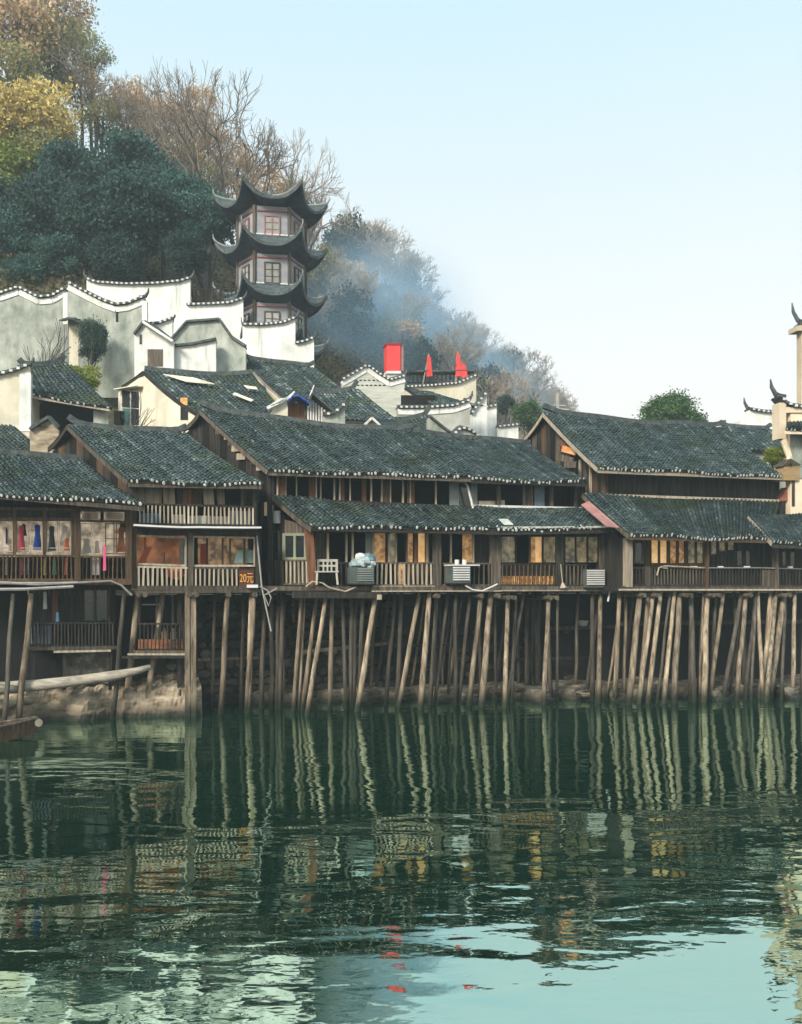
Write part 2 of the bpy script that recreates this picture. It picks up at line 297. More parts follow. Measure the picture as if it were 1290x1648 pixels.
ledge('muddy_bank', 'low muddy rubble bank at the water line beneath the stilts', pl, mat('bank_rubble', [(.05, .045, .035), (.14, .125, .095), (.36, .32, .25)], (2.2, 2.2, 2.2), bump=.7, rand=0, tide=(.02, .02, .016), th_=(-.35, 0)), top=.5, seed=4)
# loose pale rocks on the bank
r = random.Random(11); k = 0
rockm = []
for i in range(4):
    m = MB(); vs_ = []; rr0 = random.Random(i+40); fr = [(np.array([rr0.gauss(0, 1) for _ in range(3)])*rr0.uniform(1, 3.4), rr0.uniform(0, 6), rr0.uniform(.05, .13)) for _ in range(9)]
    for a in range(9):
        for b in range(14):
            th = math.pi*(a+.35)/8.7; ph = 2*math.pi*b/14; d_ = np.array((math.sin(th)*math.cos(ph), math.sin(th)*math.sin(ph), math.cos(th))); q_ = 1+sum(c_*math.sin(f_@d_+o_) for f_, o_, c_ in fr); e_ = (np.abs(d_)**4).sum()**(-.25); vs_.append(d_*q_*e_*np.array((1, 1, .6)))
    m.add(vs_, [(a*14+b, a*14+(b+1) % 14, (a+1)*14+(b+1) % 14, (a+1)*14+b) for a in range(8) for b in range(14)]+[tuple(range(14))[::-1], tuple(range(112, 126))])
    me = bpy.data.meshes.new('rock'); me.from_pydata(m.v, [], m.f); me.update(); me.materials.append(stone); me.polygons.foreach_set('use_smooth', np.ones(len(me.polygons), bool)); rockm.append(me)
for px, py, sz in [(905, 1112, .32), (890, 1116, .25), (925, 1115, .28), (868, 1118, .22), (945, 1118, .2), (1175, 1106, .2), (1195, 1108, .25), (1215, 1107, .2), (1150, 1110, .16), (748, 1117, .25), (760, 1120, .2), (1245, 1106, .24), (1280, 1107, .2), (560, 1124, .2), (600, 1122, .18)]:
    p = Gz(px, py, .22); o = link('bank_rock', rockm[k % 4], None, None, p, (0, 0, r.uniform(0, 6)), (sz*1.6, sz, sz*.8)); k += 1
    tag(o, 'pale loose rock lying on the mud bank between the stilts', 'rock', 'loose rocks on the mud bank')
for px, py, sz in [(15, 1130, .6)]:
    p = Gz(px, py, .75); o = link('ledge_boulder', rockm[k % 4], None, None, p, (0, 0, r.uniform(0, 6)), (sz*1.5, sz, sz*.75)); k += 1
    tag(o, 'big warm tan boulder on the rock ledge below the shop house', 'boulder')
# ------------------------------------------------------------------ tiled roofs
def tile_roof(parent, EL, ER, RL, RR, tm=None, pitch=.195, row=.21, sag=.1, white_ends=True, ridge=True, eave_board=wood_dark, verge=(True, True), verge_mat=None, seed=0, flare=0, name='roof', ends2=True, ridge_lift=.25):
    tm = tm or tile_mat; rg = np.random.default_rng(seed+11)
    EL, ER, RL, RR = [np.array(p, float) for p in (EL, ER, RL, RR)]
    wd = (np.linalg.norm(ER-EL)+np.linalg.norm(RR-RL))/2; ln = (np.linalg.norm(RL-EL)+np.linalg.norm(RR-ER))/2
    nc = max(4, int(round(wd/pitch))); nr = max(3, int(round(ln/row)))
    ph = rg.uniform(0, 6, 6)
    def Sf(u, v):
        u = np.asarray(u, float)[..., None]; v = np.asarray(v, float)[..., None]
        p = (EL*(1-u)+ER*u)*(1-v)+(RL*(1-u)+RR*u)*v
        dz = -sag*4*v*(1-v)+-.10*np.sin(np.pi*u)**2*(.4+.6*v)+.06*np.sin(u*wd*.55+ph[0])*np.sin(v*3+ph[1])+.035*np.sin(u*wd*1.3+ph[2]+v*2)
        p = p.copy(); p[..., 2] += dz[..., 0]; return p
    ex = (ER-EL)/np.linalg.norm(ER-EL); dn = ((EL+ER)-(RL+RR))/2; dn /= np.linalg.norm(dn); nn = np.cross(ex, -dn); nn /= np.linalg.norm(nn)
    if nn[2] < 0: nn = -nn
    # base boards
    m = MB(); nu, nv = 12, 8; g = Sf(*np.meshgrid(np.linspace(0, 1, nu+1), np.linspace(0, 1, nv+1)))
    Vt = g.reshape(-1, 3); Vb = Vt-nn*.07; W = nu+1; K = len(Vt)
    fs = [(j*W+i, j*W+i+1, (j+1)*W+i+1, (j+1)*W+i) for j in range(nv) for i in range(nu)]
    fs2 = [tuple(K+a for a in f[::-1]) for f in fs]
    rim = [i for i in range(W)]+[j*W+nu for j in range(1, nv+1)]+[nv*W+i for i in range(nu-1, -1, -1)]+[j*W for j in range(nv-1, 0, -1)]
    m.add(list(Vt)+list(Vb), fs+fs2+[(rim[(i+1) % len(rim)], rim[i], K+rim[i], K+rim[(i+1) % len(rim)]) for i in range(len(rim))])
    ro = m.build(name, wood_dark, parent)
    # cover tiles
    I, J = np.meshgrid(np.arange(nc), np.arange(nr)); I = I.ravel(); J = J.ravel(); n = len(I)
    colj = rg.normal(0, .09, nc)
    u = (I+.5+colj[I]*.4+rg.normal(0, .04, n))/nc; v0 = np.clip((J+rg.normal(0, .05, n))/nr, 0, 1); v1 = np.minimum((J+1.25)/nr, 1)
    a = Sf(u, v0); b = Sf(u, v1); hw = pitch*.33*(1+rg.normal(0, .06, n)); hh = .075*(1+rg.normal(0, .12, n))
    th = np.linspace(0, math.pi, 5); ct, st = np.cos(th), np.sin(th)
    l0 = (.035+rg.uniform(0, .022, n))
    A = a[:, None, :]+ex*(hw[:, None]*ct)[..., None]+nn*(hh[:, None]*st+l0[:, None])[..., None]
    B = b[:, None, :]+ex*(hw[:, None]*ct*.86)[..., None]+nn*(hh[:, None]*st*.86+.006)[..., None]
    V = np.concatenate([A, B], 1).reshape(-1, 3); o = (np.arange(n)*10)[:, None]
    Q = np.concatenate([np.stack([o[:, 0]+k, o[:, 0]+k+1, o[:, 0]+6+k, o[:, 0]+5+k], -1)[:, None] for k in range(4)], 1).reshape(-1, 4)
    Q2 = np.stack([o[:, 0]+0, o[:, 0]+1, o[:, 0]+3, o[:, 0]+4], -1); T3 = np.stack([o[:, 0]+1, o[:, 0]+2, o[:, 0]+3], -1)
    cr_ = rg.beta(2, 2.4, nc); tr = np.clip(.12+.55*cr_[I]+.45*rg.beta(1.8, 3, n)+(rg.random(n) < .04)*.3, 0, 1)
    # pan tiles
    I2, J2 = np.meshgrid(np.arange(nc+1), np.arange(nr)); I2 = I2.ravel(); J2 = J2.ravel(); n2 = len(I2)
    uu = np.clip(I2/nc, 0, 1); va = J2/nr; vb = np.minimum((J2+1.2)/nr, 1); pa = Sf(uu, va); pb = Sf(uu, vb); hp = pitch*.34
    Pn = np.stack([pa-ex*hp+nn*.045, pa+nn*.02, pa+ex*hp+nn*.045, pb-ex*hp+nn*.02, pb-nn*.0, pb+ex*hp+nn*.02], 1).reshape(-1, 3); o2 = len(V)+np.arange(n2)*6
    Q3 = np.concatenate([np.stack([o2, o2+1, o2+4, o2+3], -1), np.stack([o2+1, o2+2, o2+5, o2+4], -1)])
    tr2 = rg.beta(1.2, 6, n2)*.7
    att = np.concatenate([np.repeat(tr, 4), np.clip(tr+.12, 0, 1), tr2, tr2, np.clip(tr+.12, 0, 1)])
    me = np_mesh('tiles', np.concatenate([V, Pn]), np.concatenate([Q, Q2, Q3]), T3, att)
    link('tiles', me, tm, ro, kind='stuff')
    if white_ends:
        m = MB(); e0 = Sf((np.arange(nc)+.5)/nc, np.zeros(nc)); e1 = Sf((np.arange(nc)+.5)/nc, np.full(nc, 1.0/nr))
        for i in range(nc):
            for e, pr, sc, lift in ((e0, .8, 1.0, .0), (e1, .5 if ends2 else 0, .72, .035)):
                if rg.random() > pr: continue
                c = e[i]+dn*.035+nn*lift; w_, h_ = pitch*rg.uniform(.12, .3)*sc, rg.uniform(.04, .09)*sc; c = c+ex*rg.normal(0, .02)+nn*rg.normal(0, .018)
                poly = [c+ex*w_*x+nn*(h_*y) for x, y in ((-1, -.25), (-.55, -.75), (.45, -.8), (1, -.2), (.8, .65), (.1, 1.0), (-.75, .6))]
                m.prism(poly, -dn*.05)
        m.build('eave_tile_ends', lime, ro, kind='stuff')
    if eave_board:
        m = MB(); m.beam(EL-nn*.14-dn*.02, ER-nn*.14-dn*.02, .05, .16); m.build('eave_board', eave_board, ro)
    for k, (pe, pr_) in enumerate(((EL, RL), (ER, RR))):
        if verge[k]:
            m = MB(); mid = [Sf(np.array([float(k)]), np.array([v]))[0] for v in np.linspace(0, 1, 6)]; sg = -1 if k == 0 else 1
            for p, q_ in zip(mid[:-1], mid[1:]): m.beam(p+ex*sg*.03-nn*.09, q_+ex*sg*.03-nn*.09, .05, .2)
            m.build('verge_board', verge_mat or wood_dark, ro)
    if ridge:
        m = MB(); N_ = 14; pts = []
        for i in range(N_+1):
            f = i/N_; p = Sf(np.array([f]), np.array([1.0]))[0]; lift = ridge_lift*max(0, abs(f-.5)*2-.82)/.18; pts.append(p+np.array((0, 0, .1+lift)))
        for p, q_ in zip(pts[:-1], pts[1:]): m.beam(p, q_, .24, .26)
        m.build('ridge', ridge_mat, ro)
    return ro
# ------------------------------------------------------------------ building pieces
def planks(F, parent, xa, xb, y0, y1, t, n, mtl, y0b=None, y1b=None, th=.045, gap=.05, name='plank', jit=0.0, rs=1):
    y0b = y0 if y0b is None else y0b; y1b = y1 if y1b is None else y1b; r = random.Random(rs+int(xa))
    for i in range(n):
        f0, f1 = (i+gap/2)/n, (i+1-gap/2)/n; m = MB(); j = r.uniform(-jit, jit)
        F.pan(m, lerp(xa, xb, f0), lerp(xa, xb, f1), lerp(y0, y0b, f0)+j, lerp(y1, y1b, f0), t+r.uniform(0, .015), th, lerp(y0, y0b, f1)+j, lerp(y1, y1b, f1)); m.build(name, mtl, parent)
BAL = {}
def baluster_mesh(mtl, turned):
    k = (mtl.name, turned)
    if k not in BAL:
        m = MB()
        if turned:
            zs = [-.5, -.36, -.3, -.1, .12, .3, .36, .5]; rs = [.55, .5, .34, .5, .38, .34, .5, .5]
            m.tube([(0, 0, z) for z in zs], rs, 6)
        else: m.hexa([(-.5, -.5, -.5), (.5, -.5, -.5), (.5, .5, -.5), (-.5, .5, -.5)], [(-.5, -.5, .5), (.5, -.5, .5), (.5, .5, .5), (-.5, .5, .5)])
        me = bpy.data.meshes.new('baluster'); me.from_pydata(m.v, [], m.f); me.update(); me.materials.append(mtl); BAL[k] = me
    return BAL[k]
def railing(F, parent, xa, xb, y0, y1, t, n, rm, bm, y0b=None, y1b=None, bw=.055, turned=False, miss=.0, top_h=.07, rs=0):
    y0b = y0 if y0b is None else y0b; y1b = y1 if y1b is None else y1b; r = random.Random(rs+int(xa*3))
    m = MB(); F.hb(m, xa, y0, xb, y0b, t, .09, top_h); ro = m.build('railing', rm, parent); m = MB(); F.hb(m, xa, y1, xb, y1b, t, .08, .08); m.build('bottom_rail', rm, ro)
    me = baluster_mesh(bm, turned)
    for i in range(n):
        if r.random() < miss: continue
        f = (i+.5)/n; px = lerp(xa, xb, f); p = F.hit(px, lerp(y0, y0b, f), t); q_ = F.hit(px, lerp(y1, y1b, f), t); h = p[2]-q_[2]
        link('baluster', me, None, ro, (p+q_)/2, (r.uniform(-.015, .015), r.uniform(-.03, .03), F.a), (bw*r.uniform(.85, 1.1), bw, h))
    return ro
def post(F, parent, px, y0, y1, t, wd, mtl, dx=0, name='post'):
    m = MB(); m.beam(F.hit(px+dx, y0, t), F.hit(px, y1, t), wd, wd, up=F.n3); return m.build(name, mtl, parent)
def bar(F, parent, xa, ya, xb, yb, t, w_, h, mtl, name='beam'):
    m = MB(); F.hb(m, xa, ya, xb, yb, t, w_, h); return m.build(name, mtl, parent)
def window(F, parent, x0, x1, y0, y1, t, fm, pm, fw=1.6, cols=1, rows=1, y0b=None, y1b=None, depth=.07, panes=True):
    y0b = y0 if y0b is None else y0b; y1b = y1 if y1b is None else y1b; fh = fw
    m = MB(); F.pan(m, x0, x0+fw, y0, y1, t, depth); F.pan(m, x1-fw, x1, y0b, y1b, t, depth)
    F.pan(m, x0, x1, y0, y0+fh, t+.004, depth-.01, y0b, y0b+fh); F.pan(m, x0, x1, y1-fh, y1, t+.004, depth-.01, y1b-fh, y1b)
    for c in range(1, cols): x = lerp(x0, x1, c/cols); F.pan(m, x-fw*.4, x+fw*.4, lerp(y0, y0b, c/cols), lerp(y1, y1b, c/cols), t+.008, depth-.02)
    for c in range(1, rows): ya = lerp(y0, y1, c/rows); yb = lerp(y0b, y1b, c/rows); F.pan(m, x0, x1, ya-fh*.4, ya+fh*.4, t+.01, depth-.03, yb-fh*.4, yb+fh*.4)
    wo_ = m.build('window', fm, parent)
    if panes:
        for c in range(cols):
            for q_ in range(rows):
                m = MB(); xa, xb = lerp(x0, x1, c/cols), lerp(x0, x1, (c+1)/cols); F.pan(m, xa+.2, xb-.2, lerp(y0, y1, q_/rows)+.3, lerp(y0, y1, (q_+1)/rows)-.3, t+.035, .008, lerp(y0b, y1b, q_/rows)+.3, lerp(y0b, y1b, (q_+1)/rows)-.3)
                m.build('pane', pm[(c+q_*cols) % len(pm)] if isinstance(pm, list) else pm, wo_)
    return wo_
def panel(F, parent, x0, x1, y0, y1, t, mtl, th=.03, name='panel', y0b=None, y1b=None, dx=0):
    m = MB(); F.pan(m, x0, x1, y0, y1, t, th, y0b, y1b, dx); return m.build(name, mtl, parent)
def stilts(F, parent, rows):
    for (xt, xf, yf, wd, dim) in rows:
        f = Gz(xf, yf, 0); s, t = F.loc(f); tt_ = min(max(t, .25), 3.0); top = F.hit(xt, 948, tt_); top[2] = DECK+.02
        d = (f-top); f2 = f+d/abs(d[2])*.5; px_m = FPX/f[1]; r_ = wd*rnd.uniform(.72, .95)/px_m/2
        j = np.array((rnd.uniform(-.03, .03), rnd.uniform(-.03, .03), 0)); m = MB()
        m.tube([f2, lerp(f, top, .33)+j, lerp(f, top, .66)-j*.7, top], [r_*1.1, r_*1.04, r_*.97, r_*.88], 8)
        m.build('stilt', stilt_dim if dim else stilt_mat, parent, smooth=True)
def joists(F, parent, pxs, py=959, t0=-.35, t1=2.5, rr=.1):
    for px in pxs:
        m = MB(); m.tube([F.hit(px, py, 0)-F.n3*(-t0), F.hit(px, py, 0)+F.n3*t1], [rr, rr], 9); m.build('joist', wood_grey, parent)
def deck(F, parent, xa, xb, y0, y1, depth=7.0, mtl=wood_grey, t0=-.05, nb=0):
    m = MB(); F.pan(m, xa, xb, y0, y1, t0+.06, depth); d = m.build('deck', wood_dark, parent)
    m = MB(); F.hb(m, xa, (y0+y1)/2, xb, (y0+y1)/2, t0, .1, .17); m.build('deck_edge_beam', mtl, parent); return d
def gable(F, parent, front, apex, back, ybase, t_f, t_a, t_b, mtl, n=9, name='gable_plank'):
    """plank gable wall between plan points: each plank a piece; points are pixel pairs at given setbacks"""
    pf, pa, pb = F.hit(*front, t_f), F.hit(*apex, t_a), F.hit(*back, t_b)
    for i in range(n):
        f0, f1 = (i+.03)/n, (i+.97)/n
        def top(f):
            e = lerp(pf, pb, f); fa = np.linalg.norm((pa-pf)[:2])/np.linalg.norm((pb-pf)[:2]); z = lerp(pf[2], pa[2], f/fa) if f < fa else lerp(pa[2], pb[2], (f-fa)/(1-fa)); return np.array((e[0], e[1], z-.12))
        a, b = top(f0), top(f1); zb = ybase; a0, b0 = a.copy(), b.copy(); a0[2] = b0[2] = zb
        m = MB(); q_ = [a0, b0, b, a]; m.hexa(q_, [p+F.u3*.05 for p in q_]); m.build(name, mtl if not isinstance(mtl, list) else mtl[i % len(mtl)], parent)

def side_wall(F, parent, px, t0, t1, z0, z1, mtl, n=8, slope=0):
    s0 = F.loc(F.hit(px, HY, t0))[0]
    for i in range(n):
        a, b = lerp(t0, t1, (i+.02)/n), lerp(t0, t1, (i+.98)/n); q_ = [F.w(s0, a, z0), F.w(s0, b, z0), F.w(s0, b, z1+slope*(b-t0)), F.w(s0, a, z1+slope*(a-t0))]; m = MB(); m.hexa(q_, [p+F.u3*.05 for p in q_]); m.build('side_plank', mtl, parent)
# ================================================================== house C1: long two-storey stilt house
C1 = thing('stilt_house', 'long dark stilt house with two tiers of tiled roof and narrow upstairs windows', 'house', FC.base(600, 2, 0), 'stilt houses along the river')
ro = tile_roof(C1, FC.hit(432, 757, 1.1), FC.hit(758, 768, 1.1), FC.hit(322, 661, 7.6), FC.hit(662, 697, 7.4), seed=1, verge=(True, False), eave_board=wood_grey, verge_mat=wood_grey)
tile_roof(C1, FC.hit(662, 704, 9.5), FC.hit(296, 692, 10.2), FC.hit(662, 697, 7.4), FC.hit(322, 661, 7.6), seed=2, white_ends=False, ridge=False, eave_board=None, verge=(False, True), verge_mat=wood_grey, name='rear_roof')
tile_roof(C1, FC.hit(502, 846, -.8), FC.hit(806, 853, -.8), FC.hit(439, 800, 2.0), FC.hit(762, 815, 1.95), seed=3, ridge=False, verge=(True, False), verge_mat=wood_grey, name='pent_roof', sag=.05)
# upper storey
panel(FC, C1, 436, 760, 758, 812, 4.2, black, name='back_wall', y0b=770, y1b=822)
bar(FC, C1, 440, 803, 762, 817, 2.02, .12, .14, wood_dark, 'sill_beam'); bar(FC, C1, 438, 758, 762, 769, 2.0, .12, .12, wood_dark, 'head_beam')
def upy(px): return 758+(px-440)*.034, 803+(px-440)*.044
for x0, x1, mt in [(447, 458, wood_rust), (497, 506, wood_rust), (549, 554, wood_rust), (582, 589, wood_rust), (616, 626, wood_brown), (646, 650, wood_grey), (655, 667, wood_rust), (536, 541, wood_grey), (723, 738, metal), (738, 757, glassd)]:
    a, b = upy(x0); panel(FC, C1, x0, x1, a, b, 2.05, mt, name='shutter')
for x0, x1 in [(459, 478), (508, 517)]:
    a, b = upy(x0); window(FC, C1, x0, x1, a+1, b-1, 1.98, wood_pale, black, fw=1.8, panes=False)
for px in (446, 537.5, 546.5, 563, 597, 614, 628, 648, 660, 701):
    a, b = upy(px); post(FC, C1, px, a, b, 2.0, rnd.uniform(.055, .085), wood_pale, name='window_post')
post(FC, C1, 434, 758, 946, 2.1, .2, wood_dark, name='corner_post')
# lower storey: oblique end bay on the downstream side
pA, pB = FC.hit(497, 900, .1), FC.hit(432, 900, 2.7); ang = math.degrees(math.atan2((pA-pB)[1], (pA-pB)[0])); FS = Frame(497, pA[1], ang)
planks(FS, C1, 457, 492, 836, 858, 0, 5, wood_grey, 845, 858); planks(FS, C1, 421, 456, 830, 944, .06, 6, wood_dark); planks(FS, C1, 424, 456, 902, 944, .02, 5, wood_grey)
window(FS, C1, 454, 493, 858, 901, -.03, mat('faded_green_frame', [(.16, .18, .13), (.27, .29, .21)], V_), [glassd, glassd], fw=4.2, cols=2)
window(FS, C1, 436, 449, 854, 903, 0, wood_grey, glassd, fw=2.2)
railing(FS, C1, 458, 497, 902, 940, -.05, 6, wood_grey, wood_pale, bw=.075)
panel(FS, C1, 438, 447, 822, 842, -.12, pvc, th=.12, name='meter_box')
post(FS, C1, 421, 780, 948, .1, .14, wood_grey)
# lower storey: front
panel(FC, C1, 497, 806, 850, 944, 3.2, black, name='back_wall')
bar(FC, C1, 500, 854, 806, 856, .05, .14, .16, wood_dark, 'head_beam')
post(FC, C1, 503, 845, 945, .05, .3, wood_rust, dx=-7, name='corner_post')
for px, w_, mt in [(527, .09, wood_pale), (557, .08, wood_pale), (567, .08, wood_pale), (599.5, .1, wood_pale), (621, .06, wood_dark), (625, .07, wood_pale), (637, .07, wood_pale), (654, .08, wood_grey), (687, .09, wood_pale), (690, .06, wood_dark), (725, .08, wood_pale), (761, .08, wood_pale), (789, .09, wood_pale)]:
    post(FC, C1, px, 856, 906, .45, w_, mt, name='window_post')
planks(FC, C1, 696, 710, 856, 944, .02, 3, wood_grey); planks(FC, C1, 790, 806, 856, 944, .02, 3, wood_grey); planks(FC, C1, 506, 524, 858, 906, .5, 3, wood_grey)
for x0, x1, mt in [(601, 620, amber), (626, 636, dull_pane), (655, 664, amber), (666, 672, wood_rust), (673, 683, amber_hi), (684, 687, wood_rust), (744, 761, amber), (762, 786, wood_dark), (588, 598, metal), (514, 524, glassd)]:
    panel(FC, C1, x0, x1, 858, 905, .52, mt, name='window_panel')
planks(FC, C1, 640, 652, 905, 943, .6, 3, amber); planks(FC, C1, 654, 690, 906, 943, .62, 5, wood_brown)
railing(FC, C1, 545, 600, 906, 942, .05, 7, wood_dark, wood_dark, bw=.06); railing(FC, C1, 603, 697, 906, 942, .03, 13, wood_grey, wood_pale, bw=.07); railing(FC, C1, 712, 790, 907, 942, .05, 10, wood_grey, wood_grey, bw=.06)
planks(FC, C1, 500, 545, 908, 944, .55, 5, wood_dark)
deck(FC, C1, 430, 806, 943, 951); bar(FC, C1, 600, 944.5, 700, 944.5, -.06, .07, .09, wood_pale, 'deck_trim'); bar(FC, C1, 598, 951.5, 806, 951, -.12, .1, .05, wood_pale, 'deck_trim')
m = MB(); m.beam(FC.hit(470, 957, -.1), FC.hit(612, 958, -.1), .2, .26); m.build('bearer', wood_dark, C1); m = MB(); m.beam(FC.hit(607, 961, -.25), FC.hit(613, 961, -.25), .2, .2); m.build('bearer_end', wood_pale, C1)
gable(FC, C1, (440, 758), (330, 663), (300, 692), 8.6, 1.9, 7.6, 9.9, [wood_dark, black, wood_dark], n=14)
gs = Frame(440, FC.hit(440, 758, 1.9)[1], 90+19-30)
for px, py in [(352, 694), (366, 703), (378, 722), (372, 712), (386, 735), (408, 742), (418, 752)]:
    p = FC.hit(px, py, lerp(7.3, 2.4, (px-330)/100)); m = MB(); m.beam(p-FC.u3*.14, p-FC.u3*.14+np.array((.45, -.4, -.05)), .05, .28); m.build('loose_board', wood_pale if px % 4 else wood_grey, C1)
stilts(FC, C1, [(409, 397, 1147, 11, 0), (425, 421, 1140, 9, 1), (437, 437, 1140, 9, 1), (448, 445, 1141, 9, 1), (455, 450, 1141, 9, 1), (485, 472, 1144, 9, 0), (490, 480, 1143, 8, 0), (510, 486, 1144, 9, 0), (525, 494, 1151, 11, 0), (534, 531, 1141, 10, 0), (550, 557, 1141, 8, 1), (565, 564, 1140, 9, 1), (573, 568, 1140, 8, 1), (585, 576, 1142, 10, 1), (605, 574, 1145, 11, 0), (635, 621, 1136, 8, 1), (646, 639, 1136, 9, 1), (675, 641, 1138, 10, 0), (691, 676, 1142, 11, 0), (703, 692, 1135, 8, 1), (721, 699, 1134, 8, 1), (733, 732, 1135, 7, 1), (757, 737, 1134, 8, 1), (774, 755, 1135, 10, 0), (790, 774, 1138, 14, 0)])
joists(FC, C1, [700, 770, 797])
# ================================================================== house C2: end part with patched eave
C2 = thing('stilt_house', 'dark stilt house with a patched pale eave and amber balcony panels between two longer houses', 'house', FC.base(880, 2, 0), 'stilt houses along the river')
tile_roof(C2, FC.hit(758, 770, 1.1), FC.hit(944, 776, 1.1), FC.hit(663, 697, 7.4), FC.hit(852, 715, 7.6), seed=5, verge=(False, True), ridge_lift=.05)
tile_roof(C2, FC.hit(858, 722, 9.4), FC.hit(663, 704, 9.5), FC.hit(852, 715, 7.6), FC.hit(663, 697, 7.4), seed=6, white_ends=False, ridge=False, eave_board=None, verge=(True, False), name='rear_roof')
tile_roof(C2, FC.hit(807, 853, -.8), FC.hit(1000, 850, -.8), FC.hit(763, 815, 1.95), FC.hit(934, 816, 1.9), seed=7, ridge=False, verge=(False, True), name='pent_roof', sag=.05)
mortar_pale = mat('pale_mortar', [(.22, .25, .22), (.42, .45, .40), (.55, .56, .5)], (5, 5, 5), bump=.4, rand=0)
bar(FC, C2, 808, 849.5, 985, 848, -.72, .2, .09, mortar_pale, 'mortar_line')
for x0, x1, yy in [(811, 826, 850)]:
    m = MB(); a = [FC.hit(x0, yy, -.78), FC.hit(x1, yy, -.78), FC.hit(x1-9, yy-9, -.25), FC.hit(x0-9, yy-9, -.25)]; a = [p+np.array((0, 0, .13)) for p in a]; m.hexa(a, [p+np.array((0, 0, .03)) for p in a]); m.build('patch_sheet', mortar_pale, C2)
panel(FC, C2, 760, 942, 770, 824, 4.2, black, name='back_wall', y0b=776, y1b=822)
planks(FC, C2, 757, 768, 772, 816, 2.0, 2, metal); planks(FC, C2, 925, 942, 777, 818, 2.0, 3, wood_dark); planks(FC, C2, 841, 858, 776, 816, 2.05, 3, wood_grey)
panel(FC, C2, 860, 876, 778, 815, 2.08, mat('blue_grey_sheet', [(.09, .13, .18), (.2, .26, .32)], (2, 2, 1), bump=.05), name='curtain')
for px, w_ in [(802, .16), (887, .15), (926, .12)]: post(FC, C2, px, 772, 816, 1.98, w_, wood_grey)
bar(FC, C2, 762, 814, 935, 818, 1.95, .1, .1, pvc, 'flashing'); bar(FC, C2, 757, 773, 942, 778, 2.0, .12, .12, wood_dark, 'head_beam')
for x0, x1, y0 in [(770, 797, 806), (806, 812, 805)]: panel(FC, C2, x0, x1, y0, 815, 2.1, wood_pale, th=.3, name='sill_board')
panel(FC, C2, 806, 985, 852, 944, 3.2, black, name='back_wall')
bar(FC, C2, 806, 857, 992, 858, .05, .14, .18, wood_dark, 'head_beam')
for px, w_, mt in [(830, .07, wood_dark), (852, .08, wood_brown), (873, .07, wood_dark), (908, .07, wood_dark), (926, .06, wood_dark), (945, .07, wood_dark)]: post(FC, C2, px, 861, 906, .45, w_, mt, name='window_post')
planks(FC, C2, 894, 907, 858, 945, .02, 3, wood_dark); planks(FC, C2, 964, 976, 858, 945, .05, 3, wood_grey)
for x0, x1, mt in [(807, 829, dull_pane), (853, 861, amber), (861.5, 872, amber_hi), (874, 893, dull_pane), (909, 925, dull_pane), (928, 944, dull_pane), (947, 961, dull_pane)]: panel(FC, C2, x0, x1, 864, 905, .52, mt, name='window_panel')
planks(FC, C2, 806, 893, 927, 941, .14, 13, amber, gap=.22, name='lit_board'); panel(FC, C2, 808, 893, 908, 926, .75, wood_dark)  # the amber boards glow by themselves to look lit
railing(FC, C2, 805, 894, 908, 942, .03, 13, wood_dark, wood_brown, bw=.075, turned=True); railing(FC, C2, 908, 945, 909, 942, .03, 6, wood_dark, wood_grey, bw=.06)
planks(FC, C2, 908, 944, 924, 944, .4, 5, wood_dark)
deck(FC, C2, 807, 996, 943, 950); bar(FC, C2, 806, 950.5, 985, 950, -.12, .1, .05, wood_pale, 'deck_trim')
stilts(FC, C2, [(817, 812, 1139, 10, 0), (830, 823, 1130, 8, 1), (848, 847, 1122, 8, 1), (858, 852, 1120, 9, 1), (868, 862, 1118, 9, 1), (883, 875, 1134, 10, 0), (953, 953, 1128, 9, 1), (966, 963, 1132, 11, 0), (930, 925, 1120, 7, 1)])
joists(FC, C2, [812, 822, 880, 890], 962)
# ================================================================== house E: large house upstream
E = thing('stilt_house', 'wide stilt house with a tall plank upper storey and open gable end with boards tinted sunlit orange', 'house', FE.base(1120, 2, 0), 'stilt houses along the river')
tile_roof(E, FE.hit(963, 754, 1.9), FE.hit(1258, 766, 1.9), FE.hit(874, 664, 8.2), FE.hit(1166, 690, 8.2), seed=8, eave_board=wood_pale, verge_mat=wood_pale, row=.26)
tile_roof(E, FE.hit(1170, 696, 11.2), FE.hit(836, 712, 11.6), FE.hit(1166, 690, 8.2), FE.hit(874, 664, 8.2), seed=9, white_ends=False, ridge=False, eave_board=None, verge_mat=wood_pale, name='rear_roof')
tile_roof(E, FE.hit(1014, 861, -.8), FE.hit(1233, 867, -.8), FE.hit(938, 794, 2.9), FE.hit(1252, 806, 2.9), seed=10, ridge=False, verge_mat=wood_grey, name='pent_roof', sag=.08, eave_board=wood_brown)
planks(FE, E, 974, 1250, 756, 800, 3.0, 26, wood_dark, 767, 808, th=.05, jit=0); bar(FE, E, 976, 797, 1252, 806, 2.85, .12, .12, wood_pale, 'flashing')
bar(FE, E, 972, 757, 1256, 768, 2.2, .05, .07, wood_pale, 'gutter')
post(FE, E, 972, 760, 800, 2.95, .22, wood_brown, name='corner_post')
gable(FE, E, (972, 760), (880, 668), (842, 712), 9.0, 2.95, 8.2, 11.2, [wood_dark, wood_brown, wood_dark, wood_grey, black], n=16)
for (xa, ya, xb, yb, tt0, mt) in [(905, 712, 921, 722, 6.4, wood_rust), (908, 722, 930, 728, 5.9, lit('painted_sunlight_board', (.5, .2, .07), (.75, .38, .16), .12)), (900, 735, 926, 742, 6.0, wood_grey), (912, 748, 930, 748, 5.2, wood_grey)]:  # one board's orange colour and glow stand in for sunlight on the gable
    p, q_ = FE.hit(xa, ya, tt0), FE.hit(xb, yb, tt0-.8); m = MB(); m.beam(p-FE.u3*.12, q_-FE.u3*.12, .06, .3); m.build('gable_board', mt, E)
